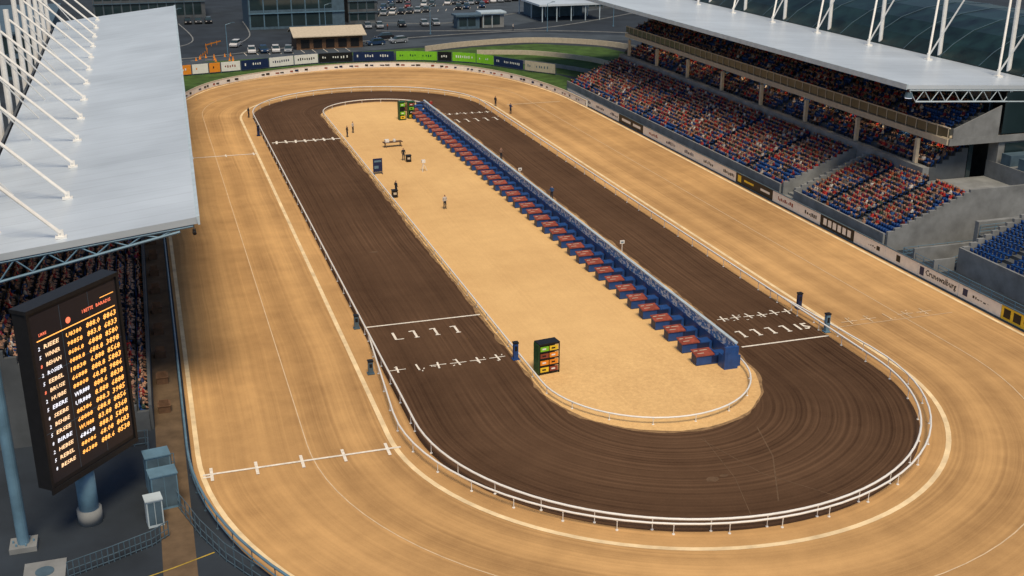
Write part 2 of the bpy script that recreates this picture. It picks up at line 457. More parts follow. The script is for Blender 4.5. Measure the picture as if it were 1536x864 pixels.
board(82.6,88.8,M['white'],[('q',1.7,2.4,.4,1.0,M['navy'])]+dashes(1.4,7,M['black'],.6,.8),W)
board(88.8,95.2,M['white'],[('t','Crunewalburg',2.0,4.9,.85,M['black']),('q',2.25,2.95,.3,1.05,M['navy'])],'white board with black name lettering on the track fence')
board(95.2,101,M['white'],[('q',.2,.9,.4,1.0,M['black'])],W)
board(101,107,M['white'],[('q',-2.0,-1.4,.5,.9,M['black'])]+dashes(1.2,4,M['black'],.6,.8),W)
board(107,114,M['black'],[('q',-2.9+i*1.0,-2.2+i*1.0,.35,1.02,M['white']) for i in range(6)],'black board with white square emblems on the track fence')
board(114,119.6,M['white'],dashes(2,7,M['black']),W)
board(119.6,125.2,M['white'],dashes(2.2,9,M['red']),W)
board(125.2,135,M['black'],[('q',3.4,4.3,.3,1.05,M['yellow']),('q',0,2.6,.58,.8,M['yellow']),('q',-4.2,-1.8,.55,.8,M['white'])],'dark board with small yellow lettering on the track fence')
yy=135
for k in range(5):
    board(yy,yy+6.2,M['white'],dashes(2.6,8,random.choice([M['black'],M['navy'],M['red']])),W); yy+=6.2
board(166,176,M['black'],[('q',-4,-1,.5,.85,M['white']),('q',0,3.6,.5,.85,M['white'])],'black board with white lettering on the track fence')
yy=176
for k in range(4):
    board(yy,yy+6.2,M['white'],dashes(2.6,8,random.choice([M['black'],M['navy'],M['red']])),W); yy+=6.2

# far hoardings
hp=[(1.5,241.5),(6.6,243.9),(19.4,246.9),(36.2,251.6),(52.6,249.9),(61,246.5),(68.3,241.2),(75.3,229.1),(79.9,222.4)]
hc=catmull([Vector((p[0],p[1],0)) for p in hp],10)
hs=resample([(p[0],p[1]) for p in hc],.25)
def hidx(x): return min(range(len(hs)),key=lambda i:abs(hs[i][0]-x))
segs=[(1.5,6.5,'white','red'),(6.5,9,'orange','white'),(9,12.5,'white','orange'),(12.5,15,'orange','black'),(15,19,'white','red'),(19.2,25,'navy','white'),(25,30.5,'white','navy'),(30.5,36,'white','black'),
(36,43.5,'black','white'),(43.5,52.3,'navy','white'),(52.5,61,'green','dgreen'),(61,64,'black','white'),(64,68.2,'green','white'),(68.3,71,'green','white'),(71,75.2,'navy','white'),(75.3,79.8,'cream','steel_d')]
for x0,x1,c,l in segs:
    i0,i1=hidx(x0),hidx(x1)
    p=[Vector((*hs[i],0)) for i in range(i0,i1+1)]
    if len(p)<3: continue
    o0=p[0].copy(); p=[q-o0 for q in p]
    e=empty('hoarding','%s advertising hoarding on posts behind the far bend'%{'white':'white','orange':'orange','navy':'navy blue','black':'black','green':'lime green','cream':'pale grey'}[c],'hoarding',o0,group='advertising hoardings behind the far bend')
    b=MB(); b.sweep([(q.x,q.y) for q in p[:-1]],[(-.04,.3),(.04,.3),(.04,2.2),(-.04,2.2)]); b.obj('panel',M[c],e)
    b=MB()
    for q in p[::8]: b.box(q.x-.05,q.x+.05,q.y+.05,q.y+.15,0,2.3)
    b.obj('frame',M['steel_d'],e)
    b=MB(); k=3
    while k<len(p)-5:
        a_=p[k];c_=p[min(k+1,len(p)-2)]; t=(c_-a_); nn=Vector((t.y,-t.x,0)).normalized()*.06
        z0=random.uniform(1.0,1.15);z1=random.uniform(1.4,1.6)
        b.quad([a_+nn+Vector((0,0,z0)),c_+nn+Vector((0,0,z0)),c_+nn+Vector((0,0,z1)),a_+nn+Vector((0,0,z1))])
        k+=1+random.choice([1,1,1,2,6])
    if b.f: b.obj('lettering',M[l],e)

# grass & far roads
strip_=[(p[0],p[1]) for p in far]
g=[(37+(p[0]-37)*1.005,200+(p[1]-200)*1.005) for p in strip_]
sheet('grass_verge',g+[(82,214),(80.5,222.8),(75.8,229.6),(68.8,241.8),(61.2,247.2),(52.8,250.6),(36.2,252.4),(19,247.6),(6,244.6),(-8,241),(-8,185)],.006,M['grass'])
sheet('grass_bank',[(58,253),(61,260),(74,265),(90,266),(103,256),(107,240),(103,224),(89,210),(85,214),(81,224),(76,231),(69.5,243),(62,249)],.010,M['grass'])
sheet('grass_island',[(12,262),(16,259),(60,262),(66,266),(62,268),(30,263.5)],.012,M['grass'])
b=MB(); b.sweep(catmull([Vector(p) for p in [(62,262,0),(74,267,0),(91,268,0),(105,257,0),(109,240,0),(105,224,0),(93,208,0)]],6),[(0,0),(.3,0),(.3,1.2),(0,1.2)])
o=b.obj('retaining_wall',M['cream']); tag(o,'pale concrete retaining wall curving behind the grass bank','wall')
b=MB(); b.sweep(catmull([Vector(p) for p in [(72,243,0),(80,236,0),(86,225,0),(90,214,0)]],6),[(0,0),(.3,0),(.3,.8),(0,.8)])
o=b.obj('retaining_wall',M['concrete']); tag(o,'low curved concrete wall across the grass bank','wall')
b=MB(); b.sweep(catmull([Vector(p) for p in [(72,254,0),(84,249,0),(93,236,0),(95,222,0)]],6),[(0,0),(.35,0),(.35,1.0),(0,1.0)])
o=b.obj('retaining_wall',M['cream']); tag(o,'low curved pale wall across the grass bank','wall')
sheet('service_road',[(-30,254),(10,257),(60,270),(90,275),(115,264),(122,240),(130,240),(125,268),(95,286),(55,281),(10,266),(-30,264)],.008,M['asphalt2'])
sheet('car_park',[(55,312),(95,300),(140,335),(100,372),(62,370)],.009,M['asphalt2'])
def kerb(pts): 
    b=MB(); b.sweep(catmull([Vector((*p,0)) for p in pts],6),[(0,0),(.3,0),(.3,.14),(0,.14)]); struct(b.obj('kerb',M['concrete']))
kerb([(-20,266),(10,267.5),(30,276),(55,283),(95,288),(126,270),(132,245)])
kerb([(58,300),(70,296),(100,292),(140,318)]); kerb([(20,282),(26,300),(27,330)]); kerb([(-10,280),(5,284),(12,296),(10,330)])
kerb([(60,318),(80,310),(110,330)])
b=MB()
for i in range(16):
    rrect(b,60+i*2.7,331+i*.9,.12,5,-.3,.02); rrect(b,60+i*2.7,344+i*.9,.12,5,-.3,.02)
for i in range(10): rrect(b,22+i*2.6,270.5,.12,5,0.05,.02)
for i in range(14): rrect(b,-28+i*3.2,259.8+i*.35,1.6,.15,.12,.02)
struct(b.obj('parking_bay_marking',M['line']))
b=MB()
fp=[(84,212),(93,208),(104,214),(112,224)]
for p,q in zip(fp,fp[1:]):
    for zz in (.6,1.2,1.8): b.tube((p[0]-84,p[1]-212,zz),(q[0]-84,q[1]-212,zz),.04,5)
for p in resample(fp,2.2): b.tube((p[0]-84,p[1]-212,0),(p[0]-84,p[1]-212,1.9),.06,5)
o=b.obj('wire_fence',M['steel'],loc=(84,212,0)); tag(o,'pale steel wire fence behind the grandstand end','fence')
b=MB()
bp=[(12,266),(14,274),(14,283),(18,289)]
for p,q in zip(bp,bp[1:]):
    b.quad([(p[0]-12,p[1]-266,.5),(q[0]-12,q[1]-266,.5),(q[0]-12,q[1]-266,.8),(p[0]-12,p[1]-266,.8)])
for p in resample(bp,2.5): b.tube((p[0]-12,p[1]-266,0),(p[0]-12,p[1]-266,1.0),.05,5)
o=b.obj('barrier_fence',M['orange'],loc=(12,266,0)); tag(o,'orange temporary barrier fence along the service road','fence')

# ------------------------------------------------------------ figures
def skinned(J,E,sub=0):
    names=list(J); me=bpy.data.meshes.new('s'); me.from_pydata([J[n][0] for n in names],[(names.index(a),names.index(b)) for a,b in E],[])
    o=bpy.data.objects.new('s',me); col.objects.link(o)
    md=o.modifiers.new('k','SKIN'); md.use_smooth_shade=True
    sv=me.skin_vertices[0].data
    for i,n in enumerate(names): r=J[n][1]; sv[i].radius=(r,r)
    sv[0].use_root=True
    if sub: s2=o.modifiers.new('u','SUBSURF'); s2.levels=sub; s2.render_levels=sub
    dg=bpy.context.evaluated_depsgraph_get(); m2=bpy.data.meshes.new_from_object(o.evaluated_get(dg))
    bpy.data.objects.remove(o); return m2
def standing(arm=0):
    J={'pel':((0,0,.95),.14),'wai':((0,0,1.12),.125),'che':((0,0,1.34),.16),'nec':((0,0,1.5),.06),'hed':((0,-.02,1.61),.10),'top':((0,-.01,1.72),.085)}
    E=[('pel','wai'),('wai','che'),('che','nec'),('nec','hed'),('hed','top')]
    for s,k in ((-1,'l'),(1,'r')):
        J[k+'sh']=((s*.20,0,1.41),.07); J[k+'el']=((s*.27,.02,1.15),.052)
        J[k+'ha']=((s*.24,-.12-arm*.15,.92+arm*.25),.04)
        J[k+'hi']=((s*.1,0,.88),.1);J[k+'kn']=((s*.12,-.03,.5),.075);J[k+'an']=((s*.13,.02,.09),.05);J[k+'to']=((s*.14,-.14,.05),.05)
        E+=[('che',k+'sh'),(k+'sh',k+'el'),(k+'el',k+'ha'),('pel',k+'hi'),(k+'hi',k+'kn'),(k+'kn',k+'an'),(k+'an',k+'to')]
    return J,E
def sitting():
    J={'pel':((0,0,.5),.14),'che':((0,.02,.84),.145),'nec':((0,0,.99),.055),'hed':((0,-.03,1.09),.092),'top':((0,-.02,1.19),.075)}
    E=[('pel','che'),('che','nec'),('nec','hed'),('hed','top')]
    for s,k in ((-1,'l'),(1,'r')):
        J[k+'sh']=((s*.17,0,.90),.06); J[k+'el']=((s*.21,-.05,.67),.045); J[k+'ha']=((s*.12,-.28,.60),.04)
        J[k+'kn']=((s*.11,-.40,.52),.07);J[k+'an']=((s*.11,-.40,.08),.05)
        E+=[('che',k+'sh'),(k+'sh',k+'el'),(k+'el',k+'ha'),('pel',k+'kn'),(k+'kn',k+'an')]
    return J,E
def dress(me,mode):
    for m in ('cloth','skin','trouser','hair'): me.materials.append(M[m])
    for p in me.polygons:
        c=p.center
        if mode=='stand':
            i=3 if (c.z>1.66 or (c.z>1.56 and c.y>.03)) else 1 if c.z>1.47 else 0 if c.z>.98 else 2
            if abs(c.x)>.18 and c.z<1.0 and c.z>.75: i=1
        else:
            i=3 if (c.z>1.15 or (c.z>1.04 and c.y>.03)) else 1 if c.z>.99 else 0 if (c.z>.6 and c.y>-.22) else 2
            if c.z>.57 and c.y<-.18: i=1
        p.material_index=i
    return me
mst=dress(skinned(*standing(0),sub=1),'stand'); mst2=dress(skinned(*standing(1),sub=1),'stand')
msit=dress(skinned(*sitting()),'sit')
for q in (mst,mst2,msit): q.name='person'
PAL=[((.33,.028,.026),7,'red top'),((.50,.48,.46),3,'white shirt'),((.02,.035,.11),6,'navy jacket'),((.02,.02,.025),8,'black jacket'),((.30,.08,.03),2,'orange top'),((.17,.022,.04),5,'maroon top'),((.03,.09,.24),3,'blue shirt'),((.13,.12,.12),3,'grey jumper'),((.24,.15,.11),2,'tan coat'),((.04,.07,.05),1,'green jacket')]
PW=[p[1] for p in PAL]
def person(x,y,z,rz,me,ci,label,group=None,s=1.0):
    o=bpy.data.objects.new('person',me); col.objects.link(o); o.location=(x,y,z); o.rotation_euler[2]=rz; o.scale=(s,s,s)
    c=PAL[ci][0]; o.color=(*c,1); tag(o,label,'person',group); return o
SURF=.045
fld=[(33.7,134.2,.3,1,'person in white shirt standing on the sand infield'),(29.4,142.8,2,3,'person in dark jacket standing by the infield rail'),
(46.8,194.8,0,0,'person in red top standing by the stall row'),(47.9,156.7,.5,8,'person in tan coat standing on the sand beside the wall'),
(29.2,178.2,1,3,'person in black jacket at the infield rail'),(30.6,181.0,1,1,'person in white shirt at the infield rail'),
(47.8,134.3,-1,6,'person in blue shirt beside the stall wall'),(15.9,198.2,1,3,'person in black jacket leaning at the outer rail'),
(58.6,195,2,3,'person in black jacket at the outer rail'),(59.2,188,2,2,'person in navy jacket at the outer rail'),
(44,196.5,.4,2,'person in navy jacket by the far stalls'),(34.3,160.5,.2,3,'person in dark jacket beside a small crate on the sand'),(92,290,1,1,'person in white shirt walking on the road'),(61,300,1,4,'person in orange top crossing the road')]
for x,y,r_,ci,lb in fld: person(x,y,SURF if x<74 else .01,r_,mst if ci%2 else mst2,ci,lb,s=1.06)

# ------------------------------------------------------------ grandstand helper
crowdpos=[]
seatpos=[]
def terrace(b,x0,z0,sgn,y0,y1,n,pitch,rise,base=0,m=0):
    for i in range(n):
        xa=x0+sgn*pitch*i; xb=x0+sgn*pitch*(i+1)
        b.box(min(xa,xb),max(xa,xb),y0,y1,base,z0+rise*i,m)
def fill(x0,z0,sgn,y0,y1,n,pitch,rise,occ,aisles,sp=.5,seat=True):
    for i in range(n):
        x=x0+sgn*pitch*(i+.55); z=z0+rise*i; y=y0+.4
        while y<y1-.3:
            if all(abs(y-a)>.7 for a in aisles):
                if seat: seatpos.append((x,y,z,-R(90) if sgn>0 else R(90)))
                o=occ(y,i) if callable(occ) else occ
                if random.random()<o: crowdpos.append((x+random.uniform(-.12,.12),y+random.uniform(-.1,.1),z+random.uniform(-.04,.06),(-R(90) if sgn>0 else R(90))+random.uniform(-.6,.6)))
            y+=sp
def aisle_steps(b,x0,z0,sgn,n,pitch,rise,aisles,m=0):
    for a in aisles:
        for i in range(n):
            xa=x0+sgn*pitch*i
            x1=xa+sgn*pitch*.5
            b.box(min(xa,x1),max(xa,x1),a-.5,a+.5,z0+rise*(i-1)+.01,z0+rise*(i-.5)+.02,m)
def patchy(lo,hi,s):
    def f(y,i):
        v=math.sin(y*.31+i*.5+s)*.5+math.sin(y*.13-i*.9+s*2)*.5
        return lo+(hi-lo)*(.5+.5*v) if v<0 else hi
    return f
# ================= right grandstand
G=empty('grandstand','long tiered grandstand with blue seats under a white cantilever roof','grandstand',(0,0,0))
AI=[136,148,160,172,184,196]
b=MB()
terrace(b,76,1.3,1,126,205,15,.68,.265)
terrace(b,76,1.3,1,103.6,122.6,15,.68,.265)
terrace(b,87.2,6.5,1,112,205,6,.85,.42)
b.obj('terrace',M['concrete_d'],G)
b=MB(); aisle_steps(b,76,1.3,1,15,.68,.265,AI+[109.5,116.5]); b.obj('aisle_steps',M['concrete'],G)
p1=patchy(.75,.97,1)
fill(76,1.3,1,126,205,15,.68,.265,lambda y,i:p1(y,i)*(.4 if i<2 else .3 if (y<136 and i<5) else 1),AI,sp=.47)
fill(76,1.3,1,103.6,122.6,15,.68,.265,lambda y,i:.95 if (i>1 and y>105) else .3,[109.5,116.5],sp=.47)
fill(87.2,6.5,1,112,205,6,.85,.42,patchy(.4,.9,3),AI+[124])
b=MB()
b.box(75.7,75.95,126,205,0,2.0); b.box(75.7,75.95,103.6,122.6,0,2.0)
b.box(86.25,87.15,112,205,0,6.6)
for yw in (103.2,122.65,125.6):
    for i in range(12):
        b.box(76+.85*i,76+.85*(i+1),yw,yw+.35,0,1.3+.33*i+.95)
b.box(86.2,95,103.2,103.55,0,6.2)
b.box(86.25,95,103.6,111.9,0,5.0)
b.box(95.05,104,103.2,111.9,0,7.0)
b.obj('wall',M['concrete'],G)
# stair flight in the gap between the blocks
b=MB()
for i in range(14): b.box(76+.72*i,76+.72*(i+1),123.03,125.57,0,.6+.32*i)
b.obj('stair',M['concrete'],G)
b=MB(); b.box(95.2,99,104.5,106.7,7.01,8.3); b.obj('plant_box',M['steel_d'],G)
b=MB(); b.box(95.2,99,108,109.6,7.01,8.3); b.obj('plant_box',M['steel_d'],G)
b=MB(); b.box(92.4,93,112,205,0,9.7); b.box(94.6,95.0,112,206,11,16.2)
for q in range(0,47): b.box(94.5,94.59,112+q*2,112.1+q*2,11,16.2,1)
b.box(92.25,92.39,112,205,8.9,9.2,1)
b.obj('glass_wall',[M['glass'],M['steel_d']],G)
b=MB(); b.box(88,104,110.2,206,9.75,10.25); b.box(87.7,87.98,110.2,206,9.6,10.3); b.obj('balcony_slab',M['cream'],G)
b=MB(); b.box(87.9,88.0,110.2,206,10.45,11.5); b.obj('parapet',M['olive'],G)
b=MB(); b.box(87.85,88.05,110.2,206,11.503,11.62)
for q in range(48): b.box(87.82,87.89,110.3+q*2,110.4+q*2,10.303,11.5)
b.obj('handrail',M['cream'],G)
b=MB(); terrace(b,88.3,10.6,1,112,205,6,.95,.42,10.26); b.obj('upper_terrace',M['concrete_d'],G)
fill(88.3,10.6,1,112,205,6,.95,.42,patchy(.4,.85,5),AI+[124])
for k in range(8):
    y=114.5+12.5*k
    b=MB(); b.box(-.22,.22,-.22,.22,6.0,9.6); b.box(-.3,.3,-.3,.3,5.9,6.6)
    o=b.obj('column',M['cream'],G); o.location=(86.95,y,0)
lm=None
for k in range(16):
    y=115+6*k
    for (x,z) in ((89.8,9.72),(92.6,16.0)):
        if lm is None:
            b=MB(); b.box(-.14,.14,-.3,.3,-.06,0); o=b.obj('ceiling_lamp',M['lamp'],G); lm=o.data
        else:
            o=bpy.data.objects.new('ceiling_lamp',lm); col.objects.link(o); o.parent=G
        o.location=(x,y,z)
b=MB(); b.box(95.1,104,110.25,111.9,0,9.7); b.box(100,104,112,206,0,9.7); b.box(100,104,112,206,10.26,15.5)
pz=[(87.9,9.6),(103,9.6),(103,10.4),(94.5,10.4),(87.9,10.4)]
b.box(87.9,104,109.95,110.18,9.55,10.35)
b.add([(88.3,110.0,10.36),(94.6,110.0,10.36),(94.6,110.0,13.9),(88.3,110.0,11.5),(88.3,110.15,10.36),(94.6,110.15,10.36),(94.6,110.15,13.9),(88.3,110.15,11.5)],[(0,1,2,3),(7,6,5,4),(0,4,5,1),(1,5,6,2),(2,6,7,3),(3,7,4,0)])
b.obj('stair_tower',M['concrete'],G)
b=MB()
for zz in (2.2,5.6): b.box(96,103,103.0,103.18,zz,zz+1.6)
b.box(96,103.4,110.1,110.19,7.2,9.3)
b.box(95.1,104,110.05,110.14,10.5,15.4)
b.obj('window',M['glass'],G)
b=MB()
for zz in (.55,1.05): b.tube((75.2,96,zz),(75.2,205,zz),.03,5)
for q in range(55): b.tube((75.2,96+q*2,0),(75.2,96+q*2,1.05),.03,5)
b.obj('promenade_rail',M['steel_d'],G)
def zr(x): return 17.0-(x-81)*.055
RF=empty('grandstand_roof','white sheet metal roof with struts and masts above the grandstand','roof',(0,0,0))
b=MB()
fx0,fx1=81.2,79.4
def rp(x,y,dz=0): return (x,y,zr(x)+dz)
b.add([rp(fx0,110),rp(102,110),rp(102,235),rp(fx1,235),rp(fx0,110,-.45),rp(102,110,-.45),rp(102,235,-.45),rp(fx1,235,-.45)],[(0,1,2,3),(7,6,5,4),(0,4,5,1),(1,5,6,2),(2,6,7,3),(3,7,4,0)])
rf=b.obj('roof_sheet',M['roof'],RF)
b=MB(); b.add([rp(fx0-.12,109.85,.12),rp(fx0+.15,109.85,.12),rp(fx1+.15,235,.12),rp(fx1-.12,235,.12),rp(fx0-.12,109.85,-.5),rp(fx0+.0,109.85,-.5),rp(fx1+.0,235,-.5),rp(fx1-.12,235,-.5)],[(0,1,2,3),(7,6,5,4),(0,4,5,1),(1,5,6,2),(2,6,7,3),(3,7,4,0)])
b.obj('gutter',M['steel'],RF)
b=MB()
x=fx0
b.tube(rp(fx0+.5,110.1,-.6),rp(104,110.1,-.6),.10,8); b.tube(rp(fx0+1.5,110.1,-1.9),rp(104,110.1,-1.9),.10,8)
while x<103:
    b.tube(rp(x+.5,110.1,-.6),rp(x+1.5,110.1,-1.9),.05,6); b.tube(rp(x+1.5,110.1,-1.9),rp(x+2.5,110.1,-.6),.05,6); x+=2
for k in range(1,9):
    y=110.1+k*12
    b.tube(rp(fx0+1,y,-.6),rp(102,y,-.6),.12,6); b.tube(rp(fx0+1,y,-.6),rp(95,y,-2.2),.10,6)
b.obj('truss',M['steel'],RF)
for k in range(8):
    y=116+13.6*k; bx=98.5; z=zr(bx)
    b=MB()
    b.box(bx-.4,bx+.4,y-.4,y+.4,z,z+.2); b.tube((bx,y,z),(bx,y,z+.9),.22,8)
    b.tube((bx,y,z+.5),(bx+5.5,y+6,z+13),.15,8); b.tube((bx,y,z+.5),(bx+3.5,y-5,z+13),.11,8)
    b.tube((bx+4,y+3,z-1),(bx+4,y+3,z+14),.28,10)
    b.obj('mast_strut',M['white'],RF)
b=MB()
pr=[(102.05,15.9),(104,17.5),(107,19.2),(111,20.4),(116,21),(122,20.6),(128,19),(134,16)]
for i in range(len(pr)-1):
    (xa,za),(xb,zb)=pr[i],pr[i+1]; b.quad([(xa,100,za),(xb,100,zb),(xb,240,zb),(xa,240,za)])
b.obj('glazed_vault',M['greenglass'],RF)
b=MB()
for k in range(18):
    y=100+8*k
    for i in range(len(pr)-1):
        (xa,za),(xb,zb)=pr[i],pr[i+1]; b.tube((xa,y,za+.05),(xb,y,zb+.05),.05,5)
b.obj('vault_rib',M['steel_d'],RF)
b=MB(); b.box(104,134,100.1,100.4,0,15.8); b.box(133.7,134,100.5,240,0,15.8); b.obj('hall_wall',M['steel_d'],RF)
b=MB(); b.tube((81.9,110.4,16.1),(81.9,110.4,15.5),.35,10,0,.5); b.tube((81.9,110.4,15.49),(81.9,110.4,15.42),.4,10,1); b.obj('floodlight',[M['steel_d'],M['led_w']],RF)

# ================= near right stand with empty seats
G2=empty('grandstand','uncovered block of empty blue seats beside the track fence','grandstand',(0,0,0))
b=MB(); terrace(b,79.5,1.8,1,62,95,12,.85,.36)
b.obj('terrace',M['concrete_d'],G2)
fill(79.5,1.8,1,62,95,12,.85,.36,0,[70,80,90],sp=.62)
b=MB()
b.box(79.2,79.45,62,95.4,0,2.6)
for i in range(12): b.box(79.5+.85*i,79.5+.85*(i+1),95.05,95.4,0,1.8+.36*i+.9)
b.box(76.5,79.1,95.6,95.8,0,1.4); b.box(76.5,84,99,99.25,0,1.6); b.box(84,92,98.6,99.2,0,4.0)
b.obj('wall',M['concrete'],G2)
b=MB(); b.box(84.1,92,95.6,98.5,0,2.6); b.obj('ramp_deck',M['concrete_d'],G2)
b=MB()
for (xa,ya,xb,yb,z0) in [(76.6,62,76.6,95,0),(76.6,101,86,101,0),(84,95.6,92,95.6,2.6),(84.1,98.4,92,98.4,2.6),(78,95.9,84,98.4,0),(76.7,95.9,76.7,101,0)]:
    L=math.hypot(xb-xa,yb-ya); n=max(2,int(L/1.6))
    for zz in (.4,.75,1.1): b.tube((xa,ya,z0+zz),(xb,yb,z0+zz),.03,5)
    for i in range(n+1):
        t=i/n; b.tube((xa+(xb-xa)*t,ya+(yb-ya)*t,z0),(xa+(xb-xa)*t,ya+(yb-ya)*t,z0+1.1),.035,5)
b.obj('railing',M['bluesteel'],G2)

# ================= left grandstand
GL=empty('grandstand','grandstand packed with spectators under a white cantilever roof','grandstand',(0,0,0))
AL=[96,108,120,132,144]
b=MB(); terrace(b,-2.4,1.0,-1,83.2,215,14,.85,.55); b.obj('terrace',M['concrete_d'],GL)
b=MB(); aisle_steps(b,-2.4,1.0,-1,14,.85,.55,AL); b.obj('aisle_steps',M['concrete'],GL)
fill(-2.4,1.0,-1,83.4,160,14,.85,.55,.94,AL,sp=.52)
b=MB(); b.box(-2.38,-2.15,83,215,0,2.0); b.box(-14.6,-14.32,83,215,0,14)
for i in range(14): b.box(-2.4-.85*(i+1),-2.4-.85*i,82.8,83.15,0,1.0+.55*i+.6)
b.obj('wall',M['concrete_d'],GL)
for k in range(11):
    b=MB(); b.tube((0,0,0),(0,0,14.0),.28,10); b.tube((0,0,0),(0,0,.5),.5,10)
    o=b.obj('column',M['steel_d'],GL,smooth=True); o.location=(-13.6,84.5+12*k,0)
b=MB(); b.quad([(-2.1,60,.012),(-.1,60,.012),(-.1,230,.012),(-2.1,230,.012)]); struct(b.obj('walkway',M['tan']))
for k in range(9):
    y=86+k*5.6
    b=MB(); b.box(-.45,.45,-.5,.5,0,.55); b.box(-.5,.5,-.55,.55,.553,.62); b.box(-.35,.35,-.5,-.44,.62,1.15)
    o=b.obj('bench',M['brown'],loc=(-1.3,y,.012)); tag(o,'brown timber bench on the walkway beside the stand','bench',group='benches along the walkway')
def zl(x): return 16.0-(2.5-x)*.11
RL=empty('grandstand_roof','white sheet metal roof with masts and stay struts beside the track','roof',(0,0,0))
def lp(x,y,dz=0): return (x,y,zl(x)+dz)
b=MB(); xb=-14.0
b.add([lp(xb,84),lp(2.5,84),lp(6.2,222),lp(xb,222),lp(xb,84,-.5),lp(2.5,84,-.5),lp(6.2,222,-.5),lp(xb,222,-.5)],[(0,1,2,3),(7,6,5,4),(0,4,5,1),(1,5,6,2),(2,6,7,3),(3,7,4,0)])
b.obj('roof_sheet',M['roof'],RL)
b=MB(); b.add([lp(2.4,83.85,.1),lp(2.66,83.85,.1),lp(6.36,222,.1),lp(6.1,222,.1),lp(2.52,83.85,-.55),lp(2.66,83.85,-.55),lp(6.36,222,-.55),lp(6.22,222,-.55)],[(0,1,2,3),(7,6,5,4),(0,4,5,1),(1,5,6,2),(2,6,7,3),(3,7,4,0)])
b.obj('gutter',M['steel'],RL)
b=MB()
for k in range(12):
    y=84.15+k*12
    b.tube(lp(2.2,y,-.65),lp(-14.0,y,-.65),.11,6); b.tube(lp(1.2,y,-.9),lp(-14.0,y,-2.3),.11,6)
    x=.8
    while x>-12.5:
        f1=(1.2-x+1.1)/16.7
        b.tube(lp(x,y,-.65),lp(x-1.1,y,-.9-1.4*f1),.06,5); b.tube(lp(x-1.1,y,-.9-1.4*f1),lp(x-2.2,y,-.65),.06,5); x-=2.2
b.obj('truss',M['bluesteel'],RL)
for k in range(13):
    y=85.2+10.9*k; z=zl(-7)
    b=MB()
    b.box(-7.4,-6.6,y-.3,y+.3,z,z+.15); b.box(-7.2,-6.8,y-.08,y+.08,z+.15,z+.6)
    b.tube((-7,y,z+.35),(-15.2,y+2.2,z+8.0),.15,8)
    b.tube((-15.2,y+2.2,0),(-15.2,y+2.2,z+9),.42,10,0,.32)
    b.tube((-11.5,y+4.4,zl(-11.5)),(-15.2,y+2.2,z+5),.09,6)
    b.obj('mast_strut',M['white'],RL)
b=MB(); b.box(-.12,.12,-.2,.2,-.5,-.2); b.tube((0,-.1,-.2),(0,.1,.1),.05,6); b.tube((0,-.2,-.35),(0,-.4,-.42),.14,10)
o=b.obj('roof_camera',M['black'],RL); o.location=(2.2,84.0,15.3)

# ------------------------------------------------------------ seats
def seatmesh():
    b=MB(); b.box(-.2,.2,-.25,.18,.38,.44); b.box(-.2,.2,.16,.22,.42,.85); b.box(-.04,.04,-.02,.1,0,.38); return b
sm=seatmesh(); sv=np.array(sm.v); sf=np.array(sm.f)
g2=[p for p in seatpos if 79<p[0]<90 and 62<p[1]<95.1]
g2s=set(g2)
rest=[p for p in seatpos if p not in g2s]
vis=sorted([p for p in g2 if p[1]>84],key=lambda p:(p[1]**2+p[0]**2))[:100]; vs_=set(vis)
sme=None
for p in vis:
    if sme is None:
        o=sm.obj('seat',M['blueseat'],G2); sme=o.data
    else:
        o=bpy.data.objects.new('seat',sme); col.objects.link(o); o.parent=G2
    o.location=p[:3]; o.rotation_euler[2]=p[3]
def merged(name,base_v,base_f,places,m,parent=None):
    n=len(places); nv=len(base_v)
    P=np.array(places); c=np.cos(P[:,3]);s=np.sin(P[:,3])
    V=np.empty((n,nv,3))
    V[:,:,0]=P[:,0:1]+base_v[:,0]*c[:,None]-base_v[:,1]*s[:,None]
    V[:,:,1]=P[:,1:2]+base_v[:,0]*s[:,None]+base_v[:,1]*c[:,None]
    V[:,:,2]=P[:,2:3]+base_v[:,2]
    F_=(base_f[None]+ (np.arange(n)*nv)[:,None,None]).reshape(-1,base_f.shape[1])
    me=bpy.data.meshes.new(name); me.vertices.add(n*nv); me.vertices.foreach_set('co',V.ravel())
    k=F_.shape[1]; me.loops.add(F_.size); me.loops.foreach_set('vertex_index',F_.ravel().astype(np.int32))
    me.polygons.add(len(F_)); me.polygons.foreach_set('loop_start',(np.arange(len(F_))*k).astype(np.int32))
    me.update(calc_edges=True); me.materials.append(m)
    o=bpy.data.objects.new(name,me); col.objects.link(o)
    if parent is not None:o.parent=parent
    return o
o=merged('seats',sv,sf,[p for p in g2 if p not in vs_],M['blueseat'],G2); o['kind']='stuff'
o=merged('seats',sv,sf,[p for p in rest if p[0]>20],M['blueseat'],G); o['kind']='stuff'
o=merged('seats',sv,sf,[p for p in rest if p[0]<20],M['blueseat'],GL); o['kind']='stuff'

# ------------------------------------------------------------ crowd
def hidden(p):
    x,y,z=p[0],p[1],p[2]+1
    t=70.3/y; X=x*t; Zz=40+(z-40)*t
    return -8.6<X<-2.7 and 3.5<Zz<16
def inview(p):
    v=np.array([p[0],p[1],p[2]+1-40.]); ps=R(17.55);th=R(20.05)
    F=np.array([math.sin(ps)*math.cos(th),math.cos(ps)*math.cos(th),-math.sin(th)]);Rr=np.array([math.cos(ps),-math.sin(ps),0]);U=np.cross(Rr,F)
    a=v@Rr/(v@F);c=v@U/(v@F); return abs(a)<768/1732 and abs(c)<432/1732
def underroofL(p):
    x,y,z=p[0],p[1],p[2]+1; t=84/y; return p[0]>0 or 40+(z-40)*t<zl(x*t)-.5
cand=sorted([p for p in crowdpos if inview(p) and not hidden(p) and underroofL(p) and p[2]<7],key=lambda p:p[0]**2+p[1]**2+(p[2]-40)**2)
ind=cand[:280]; inds=set(ind)
